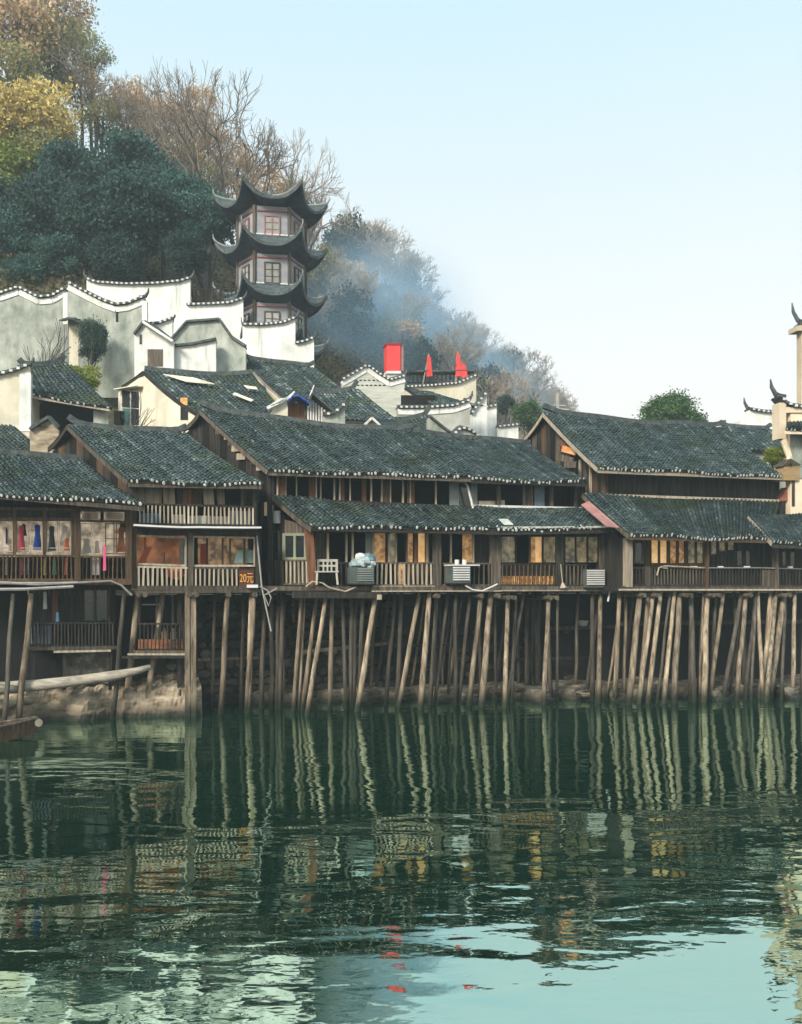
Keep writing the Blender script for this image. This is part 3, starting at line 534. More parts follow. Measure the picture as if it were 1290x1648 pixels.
for px, tt0 in [(933, 4.9), (950, 4.0)]: post(FE, E, px, 740, 800, tt0, .1, wood_pale, name='brace')
m = MB(); m.hexa([FE.hit(947, 806, 2.2), FE.hit(996, 848, -.85), FE.hit(975, 846, -.8), FE.hit(935, 812, 2.2)], [p+np.array((0, 0, -.04)) for p in (FE.hit(947, 806, 2.2), FE.hit(996, 848, -.85), FE.hit(975, 846, -.8), FE.hit(935, 812, 2.2))]); o = m.build('verge_sheet', pink, E); o['label'] = 'faded red sheet along the roof edge'
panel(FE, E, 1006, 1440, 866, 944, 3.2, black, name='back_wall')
for px, y0, y1, w_, mt in [(1010, 866, 945, .3, wood_pale), (1041, 912, 944, .22, wood_grey), (1137, 868, 944, .14, wood_brown), (1248, 874, 950, .2, wood_grey)]: post(FE, E, px, y0, y1, -.02, w_, mt)
window(FE, E, 1020, 1036, 862, 907, .4, wood_grey, glassd, fw=2.4)
planks(FE, E, 1037, 1136, 864, 912, .6, 14, wood_brown); planks(FE, E, 1136, 1246, 866, 914, .6, 15, wood_dark); planks(FE, E, 1250, 1420, 874, 944, .6, 24, wood_dark)
for x0, x1, mt in [(1049, 1058, amber_hi), (1063, 1072, amber_hi), (1079, 1087, amber), (1093, 1100, amber), (1108, 1117, dull_pane), (1122, 1130, dull_pane)]: panel(FE, E, x0, x1, 866, 906, .57, mt, name='window_panel')
for x0, x1, y1 in [(1145, 1152, 892), (1158, 1166, 887), (1172, 1180, 885)]: panel(FE, E, x0, x1, 868, y1, .57, dull_pane, name='window_panel')
for x0, x1 in [(1186, 1193), (1200, 1206), (1259, 1264), (1272, 1278)]: panel(FE, E, x0, x1, 884, 910, .57, glassd, name='window_panel')
railing(FE, E, 1016, 1037, 914, 942, .0, 4, wood_dark, wood_dark, bw=.06); railing(FE, E, 1046, 1133, 914, 942, .0, 17, wood_dark, wood_grey, bw=.055); railing(FE, E, 1141, 1226, 915, 943, .0, 17, wood_dark, wood_dark, bw=.055); railing(FE, E, 1252, 1420, 915, 943, .0, 32, wood_dark, wood_dark, bw=.055)
planks(FE, E, 1227, 1245, 916, 944, -.02, 3, wood_grey); planks(FE, E, 1012, 1245, 924, 944, .35, 24, wood_dark)
for x0, x1 in [(1066, 1074), (1114, 1122), (1158, 1164), (1200, 1207), (1270, 1276)]: panel(FE, E, x0, x1, 911, 915, -.06, pvc, th=.14, name='rail_rag')
deck(FE, E, 1000, 1430, 943, 951); bar(FE, E, 996, 949, 1430, 949.5, -.12, .08, .07, wood_pale, 'deck_trim')
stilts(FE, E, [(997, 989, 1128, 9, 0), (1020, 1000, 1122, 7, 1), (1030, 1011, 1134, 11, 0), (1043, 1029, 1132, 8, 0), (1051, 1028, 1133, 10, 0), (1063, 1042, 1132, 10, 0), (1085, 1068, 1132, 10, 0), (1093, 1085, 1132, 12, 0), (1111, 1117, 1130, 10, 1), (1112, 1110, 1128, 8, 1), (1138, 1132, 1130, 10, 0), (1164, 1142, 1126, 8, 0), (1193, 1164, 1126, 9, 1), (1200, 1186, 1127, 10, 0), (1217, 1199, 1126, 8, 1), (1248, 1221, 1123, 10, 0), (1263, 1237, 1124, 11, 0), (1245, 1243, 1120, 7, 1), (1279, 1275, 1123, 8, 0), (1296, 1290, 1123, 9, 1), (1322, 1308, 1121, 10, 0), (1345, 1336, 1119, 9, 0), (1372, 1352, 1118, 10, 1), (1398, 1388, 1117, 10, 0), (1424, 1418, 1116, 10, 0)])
joists(FE, E, [1030, 1051, 1097, 1105, 1140, 1150, 1200, 1254, 1263], 958)
tile_roof(E, FE.hit(1244, 875, -1.1), FE.hit(1440, 880, -1.1), FE.hit(1205, 830, 1.0), FE.hit(1420, 815, 2.9), seed=12, ridge=False, verge=(True, False), verge_mat=wood_pale, name='porch_roof', sag=.04)
# ================================================================== house B: three-level house
B = thing('stilt_house', 'narrow stilt house with an upstairs balcony and two large lit windows', 'house', FB.base(310, 2, 0), 'stilt houses along the river')
tile_roof(B, FB.hit(206, 775, -.55), FB.hit(421, 779, -.55), FB.hit(109, 684, 5.0), FB.hit(300, 698, 5.0), seed=14, eave_board=wood_grey, verge_mat=wood_grey)
tile_roof(B, FB.hit(300, 704, 8.0), FB.hit(78, 722, 8.4), FB.hit(300, 698, 5.0), FB.hit(109, 684, 5.0), seed=15, white_ends=False, ridge=False, eave_board=None, name='rear_roof')
gable(FB, B, (214, 786), (116, 688), (84, 722), 7.2, .3, 5.0, 7.8, [wood_dark, wood_brown, black], n=12)
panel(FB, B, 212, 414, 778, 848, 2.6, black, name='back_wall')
for x0, x1, dx, mt in [(217, 234, 4, wood_pale), (235, 260, 0, wood_pale), (263, 282, -2, wood_pale), (285, 292, 0, wood_grey), (293, 304, 0, wood_rust), (307, 324, 0, wood_brown), (328, 345, -3, wood_pale), (350, 362, -2, wood_pale), (389, 403, 0, wood_brown)]:
    panel(FB, B, x0, x1, 782, 812, .75+rnd.uniform(0, .15), mt, name='wall_board', dx=dx, th=.04)
post(FB, B, 305, 780, 812, .3, .08, wood_rust); post(FB, B, 389, 782, 814, .3, .1, wood_grey); post(FB, B, 409, 782, 848, .1, .14, wood_dark); post(FB, B, 216, 784, 850, .1, .14, wood_dark)
railing(FB, B, 215, 410, 811, 843, 0, 30, wood_dark, wood_pale, 816, 846, bw=.06, miss=.08)
mt_cl = clothm('pale_laundry', (.42, .43, .38)); mt_bl = clothm('blue_laundry', (.10, .2, .3))
for x0, x1, y0, mt in [(226, 258, 826, mt_bl), (278, 296, 828, mt_cl), (302, 340, 830, mt_cl), (342, 366, 831, mt_cl), (368, 404, 822, clothm('grey_laundry', (.22, .25, .25)))]:
    panel(FB, B, x0, x1, y0, 844, .12, mt, th=.1, name='stacked_board')
m = MB()
for i in range(8):
    x0, x1 = lerp(214, 417, i/8), lerp(214, 417, (i+1)/8); sgn = lambda f: 846+4*f+2.2*math.sin(math.pi*f)*(1 if f < .5 else .6)
    m.beam(FB.hit(x0, sgn(i/8), -.35), FB.hit(x1, sgn((i+1)/8), -.35), .9, .07)
m.build('awning', pvc, B)
panel(FB, B, 214, 414, 852, 946, 2.8, black, name='back_wall'); panel(FB, B, 216, 298, 862, 910, 1.7, orange_in, name='lit_partition'); panel(FB, B, 318, 412, 864, 910, 2.2, shop_in, name='lit_partition')  # partitions glow by themselves, standing in for room light
bar(FB, B, 214, 856, 416, 858, 0, .16, .2, wood_dark, 'head_beam')
window(FB, B, 217, 300, 860, 909, -.03, wood_pale, glassd, fw=3.2, cols=1, panes=False, y0b=864, y1b=912); window(FB, B, 309, 411, 862, 912, -.03, wood_pale, glassd, fw=3.0, cols=1, panes=False, y0b=864)
for px in (233, 264): post(FB, B, px, 864, 908, 1.0, .04, wood_brown, name='mullion')
for px in (333, 358, 370, 393): post(FB, B, px, 866, 909, .6, .07, wood_brown, name='mullion')
panel(FB, B, 288, 299, 866, 908, .1, glassd, name='shutter')
m_or = mat('orange_cloth', [(.5, .14, .06), (.7, .25, .1)], (3, 3, 3), bump=.1, rand=0)
for px, y0, y1, mt in [(306, 858, 950, wood_grey), (215, 818, 948, wood_brown), (414, 858, 948, wood_dark)]: post(FB, B, px, y0, y1, 0, .2, mt)
railing(FB, B, 219, 302, 912, 944, -.02, 11, wood_pale, wood_pale, 914, 945, bw=.075); railing(FB, B, 311, 384, 914, 945, -.02, 10, wood_grey, wood_pale, bw=.06)
planks(FB, B, 310, 412, 914, 945, .5, 10, wood_dark)
deck(FB, B, 212, 424, 944, 948, mtl=wood_grey); bar(FB, B, 216, 953, 424, 951, -.05, .14, .12, wood_grey, 'bearer')
stilts(FB, B, [(222, 201, 1151, 11, 0), (262, 234, 1152, 11, 0), (366, 355, 1149, 10, 0), (392, 388, 1142, 8, 1), (405, 398, 1147, 11, 0), (345, 341, 1142, 7, 1)])
for px, w_, t0 in [(301, .17, -.05), (310.5, .2, -.05), (288, .14, .5), (293, .12, .9)]:
    a = FB.hit(px, 954, t0); b = Gz(px, 1150, 0); b[:2] = FB.hit(px, 1150, t0)[:2]; b[2] = -.5; m = MB(); m.beam(b, a, w_, w_, up=FB.n3); m.build('square_pillar', stilt_mat if t0 < 0 else wood_dark, B)
joists(FB, B, [222, 232, 303, 314, 366, 408], 957, t1=2.2)
# hanging lower balcony between house B's stilts
panel(FB, B, 218, 298, 958, 1052, 2.4, black, name='back_wall'); railing(FB, B, 222, 298, 1004, 1047, .35, 12, wood_dark, wood_dark, bw=.05)
planks(FB, B, 222, 296, 1029, 1044, .45, 9, orange_in, name='lit_board'); bar(FB, B, 214, 1049, 300, 1049, .3, .2, .1, wood_grey, 'bearer'); bar(FB, B, 196, 1058, 314, 1057, .1, .1, .1, wood_dark, 'bearer'); bar(FB, B, 205, 1053, 300, 1053, .2, .1, .07, wood_pale, 'bearer')  # orange boards carry their own glow as painted lamplight
for px in (224, 252, 278): post(FB, B, px, 960, 1004, .7, .08, wood_grey)
panel(FB, B, 228, 262, 972, 974, 1.6, pvc, name='lamp_strip')
panel(FB, B, 276, 278, 958, 1000, 1.2, pvc, name='pipe'); 
for px, y0 in [(264, 1016), (279, 1018)]:
    p = FB.hit(px, 1030, .7); m = MB(); m.tube([p, p+np.array((0, 0, .3)), p+np.array((0, 0, .36)), p+np.array((0, 0, .45))], [.12, .13, .06, .06], 8); tag(m.build('jar', mat('tan_glaze', [(.3, .2, .12), (.5, .38, .25)], bump=0)), 'tan jar standing on the low balcony among the stilts', 'jar', 'jars on the low balcony')
# ================================================================== house A: dress shop house
A = thing('stilt_house', 'brown shop house with lattice windows full of hanging dresses above a rock ledge', 'house', FA.base(110, 2, 0), 'stilt houses along the river')
tile_roof(A, FA.hit(-120, 783, -.95), FA.hit(230, 814, -.95), FA.hit(-160, 718, 4.0), FA.hit(133, 738, 4.2), seed=16, eave_board=wood_grey, verge_mat=wood_grey, ridge_lift=0)
tile_roof(A, FA.hit(133, 752, 6.8), FA.hit(-200, 734, 6.6), FA.hit(133, 738, 4.2), FA.hit(-160, 718, 4.0), seed=17, white_ends=False, ridge=False, eave_board=None, name='rear_roof')
panel(FA, A, -120, 206, 812, 940, 3.0, black, name='back_wall'); panel(FA, A, -120, 203, 838, 896, 1.5, shop_hi, name='lit_partition')  # shop partition glows in place of lighting inside
for px, w_, mt in [(124, .22, wood_brown), (207, .2, wood_brown), (-40, .2, wood_brown)]: post(FA, A, px, 814, 941, -.03, w_, mt)
for px in (23, 71, 117): post(FA, A, px, 816, 894, .0, .12, wood_brown)
bar(FA, A, -120, 816, 210, 822, .02, .12, .1, wood_brown, 'head_beam'); bar(FA, A, -120, 834, 118, 836, .02, .1, .1, wood_brown, 'transom'); bar(FA, A, 128, 838, 205, 840, .02, .1, .08, wood_brown, 'transom')
planks(FA, A, -60, 117, 818, 835, .06, 16, wood_dark, 820, 835)
for x0, x1 in [(129, 161), (167, 200)]:       # diamond lattice
    lw = panel(FA, A, x0, x1, 823, 838, .16, shop_hi, name='lattice_backing')  # backing glows so the lattice gaps look lit from the room
    for k in range(9):
        for dx_ in (-4, 4):
            xx = lerp(x0+3, x1-3, (k+.5)/9); m = MB(); m.beam(FA.hit(xx-dx_, 823, .05), FA.hit(xx+dx_, 838, .05+(.02 if dx_ > 0 else 0)), .025, .05, up=FA.n3); m.build('lattice_bar', wood_brown, lw)
for x0, x1 in [(-22, 0), (2, 20), (26, 46), (48, 68), (74, 93), (94, 114)]:
    window(FA, A, x0, x1, 837, 888, .05, wood_pale, glassd, fw=1.6, panes=False)
    bar(FA, A, x0, 882, x1, 882, .06, .03, .03, wood_pale, 'glazing_bar'); 
for x0, x1 in [(129, 148), (150, 163), (169, 184), (186, 203)]: window(FA, A, x0, x1, 842, 892, .05, wood_brown if x0 > 165 else wood_pale, glassd, fw=1.5, rows=2, panes=False)
railing(FA, A, -60, 118, 893, 933, -.02, 26, wood_brown, wood_brown, 895, 933, bw=.065, turned=True); railing(FA, A, 129, 206, 896, 933, -.02, 11, wood_brown, wood_brown, bw=.065, turned=True)
deck(FA, A, -120, 212, 934, 941, mtl=wood_brown)
for k, (pts, rr_) in enumerate([([(-60, 938), (20, 939), (60, 941), (120, 938), (178, 935), (195, 942), (212, 958)], .04), ([(-60, 949), (40, 948), (118, 944)], .06), ([(-60, 934), (30, 938), (90, 938), (125, 937)], .035)]):
    m = MB(); m.tube([FA.hit(x, y, -.2) for x, y in pts], rr_, 6); tag(m.build('cable' if k != 1 else 'pole', cable), ['thick grey cable curling along the shop house deck edge', 'pale pole slung under the shop house deck', 'thin grey cable along the shop house deck edge'][k], ['cable', 'pole', 'cable'][k])
# lower storey
planks(FA, A, 46, 186, 944, 1002, 1.4, 17, wood_dark); panel(FA, A, -120, 44, 944, 1110, 2.6, black, name='back_wall')
for x0, x1, mt in [(84, 93, wood_rust), (136, 150, glassd), (155, 172, glassd)]: panel(FA, A, x0, x1, 950, 1000, 1.36, mt, name='window_panel')
for px in (152, 175): post(FA, A, px, 946, 1001, 1.3, .07, wood_grey, name='window_post')
railing(FA, A, 46, 184, 1003, 1041, .5, 25, wood_dark, wood_dark, bw=.055); bar(FA, A, 40, 1044, 190, 1042, .5, .3, .12, wood_grey, 'bearer'); bar(FA, A, 86, 1049, 178, 1047, .35, .1, .08, wood_pale, 'bearer')
panel(FA, A, 44, 190, 1041, 1045, .5, wood_dark, th=1.4, name='floor')
panel(FA, A, 105, 178, 1050, 1100, 1.2, mat('peeling_render', [(.04, .04, .035), (.12, .115, .095), (.42, .4, .34)], (1.6, 1.6, 1.6), bump=.3, rand=0, lo=.38, hi=.68), th=.3, name='rendered_wall'); panel(FA, A, 20, 104, 1048, 1115, 1.9, black, name='back_wall')
for px, y1 in [(53, 1092), (103, 1110), (177, 1110)]: post(FA, A, px, 1048, y1, .6, .12, wood_dark, name='prop')
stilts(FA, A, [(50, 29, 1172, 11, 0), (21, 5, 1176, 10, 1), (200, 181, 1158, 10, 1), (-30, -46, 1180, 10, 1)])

side_wall(FC, C2, 985, .1, 4.5, 4.95, 7.1, wood_dark, slope=.4); side_wall(FC, C2, 938, 2.1, 7, 8.3, 9.5, wood_dark, slope=.45); side_wall(FE, E, 1006, .15, 5.5, 4.95, 7.0, wood_dark, 9, slope=.38); side_wall(FB, B, 214, .1, 6, 4.95, 9.1, wood_dark, 9); side_wall(FB, B, 413, .1, 6, 4.95, 9.1, wood_dark, 9); side_wall(FA, A, 206, .1, 4.5, 4.95, 7.9, wood_dark, 7)
for F_, h_, xa, xb, z0, z1, t0 in [(FC, C1, 440, 806, 4.9, 13, 7.4), (FC, C2, 806, 985, 4.9, 12.6, 7.3), (FE, E, 985, 1440, 4.9, 10.4, 8.0), (FE, E, 985, 1200, 10, 13.4, 8.05), (FB, B, 214, 420, 4.9, 11, 4.9), (FA, A, -140, 200, 4.9, 9.6, 3.9)]:
    s0, s1 = F_.loc(F_.hit(xa, HY, t0))[0], F_.loc(F_.hit(xb, HY, t0))[0]; m = MB(); a = [F_.w(s0, t0, z0), F_.w(s1, t0, z0), F_.w(s1, t0, z1-.5), F_.w(s0, t0, z1-.5)]; m.hexa(a, [p+F_.n3*.1 for p in a]); m.build('rear_wall', wood_dark, h_)

for F_, h_, xa, ya, xb, yb, t0, w_, mt in [(FC, C1, 486, 1049, 628, 1035, 2.2, .14, wood_grey), (FC, C1, 628, 1040, 800, 1036, 2.6, .12, wood_dark), (FC, C2, 806, 1062, 960, 1058, 2.4, .12, wood_dark), (FC, C2, 880, 1012, 990, 1008, 2.8, .16, wood_grey), (FE, E, 1000, 1004, 1310, 1000, 2.9, .18, wood_grey), (FC, C1, 430, 1010, 540, 1006, 2.9, .1, wood_dark), (FC, C1, 786, 1112, 850, 1108, 1.2, .1, wood_brown), (FB, B, 318, 1062, 424, 1058, 2.4, .12, wood_grey)]:
    bar(F_, h_, xa, ya, xb, yb, t0, w_, w_, mt, 'under_beam')
p = FC.hit(938, 1008, 2.6); m = MB(); m.tube([p, p+np.array((0, 0, .05)), p+np.array((0, 0, .28))], [.08, .2, .26], 10); tag(m.build('bucket', pvc), 'white bucket resting on the beam under the patched house', 'bucket')

rs3 = random.Random(77)
for F_, h_, x0, x1, n_ in [(FC, C1, 425, 800, 16), (FC, C2, 815, 985, 8), (FE, E, 1000, 1290, 15), (FB, B, 320, 420, 5)]:
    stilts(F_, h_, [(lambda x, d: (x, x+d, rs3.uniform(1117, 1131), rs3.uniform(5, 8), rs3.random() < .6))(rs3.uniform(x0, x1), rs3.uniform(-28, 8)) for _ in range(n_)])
# ================================================================== small things along the front
def ac_unit(F, x0, x1, y0, y1, t, label, ns=6, split=.0):
    p = F.hit((x0+x1)/2, y1, t); o = thing('air_conditioner', label, 'air conditioner', p, 'air conditioner boxes on the balconies')
    m = MB(); F.pan(m, x0, x1, y0, y1, t, .42); bd = m.build('casing', mat('ac_casing_%d' % x0, [(.055, .07, .065), (.10, .12, .11)], bump=0, rand=0), o)
    xs = lerp(x0, x1, split)
    for i in range(ns):
        ya = lerp(y0+1.5, y1-2.5, i/ns); m = MB(); F.pan(m, xs+1, x1-1, ya, ya+(y1-y0)/ns*.48, t-.06, .05); m.build('louvre', pvc if split < .2 else metal, o)
    m = MB(); F.pan(m, x0-1, x1+1, y1, y1+2, t-.05, .5); m.build('bracket', wood_dark, o)
ac_unit(FC, 563, 602, 913, 939, -.35, 'dark air conditioner box with pale louvres below a heap of plastic bags', split=.3)
ac_unit(FC, 722, 757, 911, 938, -.35, 'air conditioner box with a white lid and a cup standing on it', split=.18)
ac_unit(FC, 944, 974, 916, 945, -.3, 'air conditioner box with bright white louvres at the corner post', ns=7)
m = MB(); FC.pan(m, 721, 772, 908.5, 910.5, -.4, .5); tag(m.build('lid_board', pvc), 'white board lying on top of the air conditioner box', 'board')
for px, y0 in [(735, 899), (747, 902)]:
    p = FC.hit(px, 908.4, -.1); m = MB(); m.tube([p, p+np.array((0, 0, .2))], [.09, .1], 9); tag(m.build('cup', pvc), 'small white cup on the air conditioner lid', 'cup', 'white cups on the lid board')
r = random.Random(5)
for k, (px, py, s, c) in enumerate([(572, 908, .3, (.2, .26, .28)), (584, 904, .36, (.28, .34, .35)), (592, 899, .3, (.12, .2, .22)), (580, 897, .24, (.5, .54, .54)), (596, 907, .28, (.35, .42, .42))]):
    vs_ = []; m = MB(); c0 = FC.hit(px, py, -.15)
    for a in range(6):
        for b in range(9):
            th = math.pi*(a+.5)/6; q_ = s*r.uniform(.7, 1.12); vs_.append(c0+q_*np.array((math.sin(th)*math.cos(b*.698), math.sin(th)*math.sin(b*.698), .75*math.cos(th))))
    m.add(vs_, [(a*9+b, a*9+(b+1) % 9, (a+1)*9+(b+1) % 9, (a+1)*9+b) for a in range(5) for b in range(9)]+[tuple(range(9))[::-1], tuple(range(45, 54))])
    tag(m.build('plastic_bag', mat('bag_%d' % k, [c, tuple(min(1, x*1.6) for x in c)], (6, 6, 6), rough=.4, bump=.4, rand=0)), 'crumpled plastic bag heaped on the dark air conditioner box', 'bag', 'plastic bags heaped on the balcony')
# white plastic chair
ch = thing('plastic_chair', 'white plastic chair on the balcony beside the reddish corner post', 'chair', FC.hit(527, 942, -.1)); chair_m = mat('chair_plastic', [(.36, .35, .3), (.5, .49, .43)], rough=.5, bump=0)
for xa, xb in [(510, 513), (541, 544)]:
    for tt0 in (-.35, .15): m = MB(); m.beam(FC.hit(xa, 921, tt0), FC.hit(xa+(-1 if xa < 520 else 2), 941, tt0), .07, .05, up=FC.n3); m.build('leg', chair_m, ch)
m = MB(); FC.pan(m, 509, 545, 919, 921, -.4, .6); m.build('seat', chair_m, ch)
m = MB(); FC.pan(m, 510, 543, 900, 904, .12, .05); FC.pan(m, 510, 513.5, 900, 920, .125, .04); FC.pan(m, 540, 543.5, 900, 920, .125, .04); FC.pan(m, 510, 543, 909, 912, .128, .03)
for x in (519, 525.5, 532): FC.pan(m, x, x+2.5, 902, 920, .13, .03)
m.build('backrest', chair_m, ch)
# price board
sg = thing('price_board', 'dark red price board with orange characters on the balcony railing', 'sign', FB.hit(396, 946, -.1))
m = MB(); FB.pan(m, 385, 408, 917, 946, -.1, .04); m.build('board', mat('dark_red_board', [(.06, .018, .012), (.10, .03, .02)], bump=.05), sg)
tc = bpy.data.curves.new('lettering', 'FONT'); tc.body = '20元'; tc.size = .36; tc.align_x = 'CENTER'; tc.align_y = 'CENTER'; tc.extrude = .004
tc.materials.append(mat('orange_paint', [(.62, .33, .06), (.75, .42, .1)], bump=0, rand=0)); tmp = bpy.data.objects.new('tmp', tc); C.objects.link(tmp); bpy.context.view_layer.update(); tme = bpy.data.meshes.new_from_object(tmp.evaluated_get(bpy.context.evaluated_depsgraph_get())); bpy.data.objects.remove(tmp); tme.name = 'lettering'; to = bpy.data.objects.new('lettering', tme); to['kind'] = 'stuff'; C.objects.link(to); p = FB.hit(396.5, 931, -.112)
to.parent = sg; to.location = Vector(tuple(p-wloc(sg))); to.rotation_euler = (R(90), 0, FB.a); to.scale = (.78, 1.25, 1)
m = MB(); FB.pan(m, 398, 415, 941, 946, -.3, .25); tag(m.build('tray', pvc), 'white tray at the foot of the price board', 'tray')
# garments in the shop windows
def garment(F, px, y0, y1, wpx, t, col, label, name='dress', flare=1.5, cat='dress', group='dresses hanging in the shop windows'):
    m = MB(); h = wpx/2; pts = [(px-h*.35, y0), (px+h*.35, y0), (px+h*.75, y0+3), (px+h*.6, lerp(y0, y1, .35)), (px+h*flare*.75, y1), (px-h*flare*.75, y1+.6), (px-h*.6, lerp(y0, y1, .35)), (px-h*.75, y0+3)]
    m.prism([F.hit(x, y, t) for x, y in pts][::-1], F.n3*.09); tag(m.build(name, clothm(name+label[:9]+str(px), col)), label, cat, group)
garment(FA, 8, 847, 886, 15, .35, (.68, .6, .55), 'white dress with a long black tie hanging in the shop window'); garment(FA, 10, 850, 874, 4, .3, (.03, .03, .04), 'long black tie over the white dress', 'tie', cat='tie', flare=.9)
garment(FA, 34, 846, 885, 12, .35, (.55, .08, .12), 'red and pink dress hanging beside the blue one'); garment(FA, 60, 844, 884, 13, .35, (.03, .09, .42), 'bright blue long dress hanging in the shop window')
garment(FA, 83, 846, 886, 12, .35, (.05, .07, .08), 'dark green dress hanging in the shop window'); garment(FA, 104, 846, 870, 14, .4, (.7, .64, .56), 'white blouse above an orange skirt in the shop window'); garment(FA, 107, 866, 886, 10, .34, (.72, .22, .1), 'orange skirt hanging below the white blouse')
garment(FA, 38, 843, 862, 9, .5, (.06, .05, .07), 'black jacket hanging behind the red dress', 'jacket', cat='jacket'); garment(FA, 139, 866, 890, 14, .4, (.6, .55, .5), 'pale skirt in the lattice topped window'); garment(FA, 156, 870, 891, 9, .4, (.66, .63, .58), 'short white dress by the pale window frame')
garment(FA, 168, 878, 918, 6, -.12, (.75, .12, .28), 'bright pink scarf hanging over the railing', 'scarf', cat='scarf', flare=1.1); garment(FA, 195, 848, 888, 13, .5, (.45, .16, .07), 'rust coloured coat hanging in the end window', 'coat', cat='coat')
for px, c, w_ in [(35, (.35, .06, .1), 6), (87, (.06, .22, .14), 9), (106, (.4, .1, .06), 8), (72, (.5, .33, .1), 7), (150, (.55, .56, .54), 6), (157, (.6, .6, .57), 6), (10, (.35, .3, .27), 6), (45, (.08, .14, .2), 7)]:
    garment(FA, px, 898, 925, w_, .15, c, 'coloured cloth hanging low behind the shop railing', 'cloth', flare=1.1, cat='cloth', group='cloths hanging behind the railing')
for px, y0, y1, w_, c, lb in [(72, 952, 980, 8, (.6, .62, .62), 'white shirt hanging in the dark lower balcony'), (92, 985, 1000, 7, (.2, .5, .7), 'light blue cloth in the dark lower balcony')]: garment(FA, px, y0, y1, w_, .95, c, lb, 'laundry', cat='laundry', flare=1.1, group='laundry under the shop')
for px in range(48, 84, 6): garment(FA, px+1, 1006, 1036, 4.5, .62, (.5, .55, .62), 'pale blue towel hung behind the lower railing', 'towel', flare=1.3, cat='towel', group='towels behind the lower railing')
for xs, c, lb in [([(220, 908), (235, 880), (245, 880), (232, 908)], (.62, .2, .09), 'orange curtain gathered in the big lit window'), ([(256, 890), (262, 872), (290, 866), (272, 888)], (.66, .25, .12), 'orange cloth draped across the big lit window'), ([(322, 908), (322, 876), (332, 874), (332, 908)], (.5, .1, .05), 'tall red paper banner inside the second lit window')]:
    m = MB(); m.prism([FB.hit(x, y, .9) for x, y in xs], FB.n3*.05); tag(m.build('curtain' if 'banner' not in lb else 'banner', clothm('c'+lb[:8], c)), lb, 'curtain' if 'banner' not in lb else 'banner')
m = MB(); m.prism([FB.hit(x, y, .7) for x, y in [(376, 906), (380, 890), (392, 884), (408, 886), (408, 906)]], FB.n3*.3); tag(m.build('glass_case', mat('pale_green_case', [(.25, .42, .36), (.45, .6, .54)], bump=0, rough=.3)), 'pale green display case in the lit window by the price board', 'case')
m = MB(); m.prism([FB.hit(x, y, .3) for x, y in [(270, 928), (272, 914), (292, 914), (297, 926), (286, 934)]], FB.n3*.15); tag(m.build('bundle', m_or), 'orange cloth bundle behind the pale balusters', 'bundle')
# pipes and cables
for lb, F, pts, rr_, mt, t0 in [('white drain pipe down the corner of the narrow house', FB, [(413, 862), (421, 945), (436, 1016)], .035, cable, -.15), ('pale cable looping under the long house deck', FC, [(492, 944), (502, 936), (518, 938), (530, 946), (556, 952), (572, 945)], .035, wood_pale, -.25), ('white cable slack below the second air conditioner', FC, [(748, 942), (760, 949), (776, 951), (792, 944), (800, 940)], .035, pvc, -.3), ('bent white pipe hanging at the end of the patched house', FC, [(988, 870), (989, 905), (984, 940), (978, 968)], .045, pvc, -.1), ('white broken gutter pipe across the upper windows', FC, [(690, 769), (748, 776), (752, 782), (761, 818)], .05, pvc, 1.6), ('pale handrail pipe along the upstream balcony', FE, [(1057, 926), (1060, 914), (1070, 911), (1133, 914)], .04, wood_pale, -.1), ('tangled cable bundle at the corner of the long house', FC, [(418, 944), (430, 950), (436, 962), (432, 975), (425, 958), (445, 947)], .035, cable, -.3), ('cable strung along the upstream house deck', FE, [(1140, 914), (1225, 914), (1300, 916)], .03, cable, -.08)]:
    m = MB(); m.tube([F.hit(x, y, t0) for x, y in pts], rr_, 6); tag(m.build('pipe' if 'pipe' in lb else 'cable', mt), lb, 'pipe' if 'pipe' in lb else 'cable')
def broom(): 
    m = MB(); p, q_ = FC.hit(902, 908, -.2), FC.hit(905, 938, -.2); m.tube([p, q_], .025, 6); o = thing('broom', 'old broom leaning against the dark post of the patched house', 'broom', FC.hit(905, 946, -.2)); m.build('handle', wood_pale, o)
    m = MB(); m.tube([q_, FC.hit(906, 946, -.2)], [.05, .16], 8); m.build('bristles', wood_pale, o)
broom()
# log, boat
m = MB(); m.tube([FA.hit(x, y, .05) for x, y in [(-90, 1118), (0, 1106), (60, 1103), (120, 1096), (180, 1088), (215, 1081), (242, 1073)]], [.2, .2, .22, .2, .2, .15, .1], 10); tag(m.build('driftwood_log', mat('bleached_log', [(.16, .14, .11), (.34, .31, .25), (.46, .42, .35)], (2, 2, 9), bump=.3), smooth=True), 'long pale bleached log lying across the props above the rock ledge', 'log')
m = MB(); m.tube([FA.hit(x, y, -.15) for x, y in [(-60, 1112), (0, 1109), (35, 1110)]], [.22, .2, .12], 10); tag(m.build('driftwood_log', MATS['bleached_log'], smooth=True), 'short pale log under the long bleached log', 'log')
bo = thing('rowing_boat', 'low wooden boat with a round pale bow timber moored by the rock ledge', 'boat', Gz(10, 1196, 0))
bowp = Gz(60, 1186, 0); stern = Gz(-210, 1212, 0); ax = stern-bowp; L_ = np.linalg.norm(ax); ax /= L_; sx = np.array((-ax[1], ax[0], 0)); m = MB(); mi = MB(); prof = []
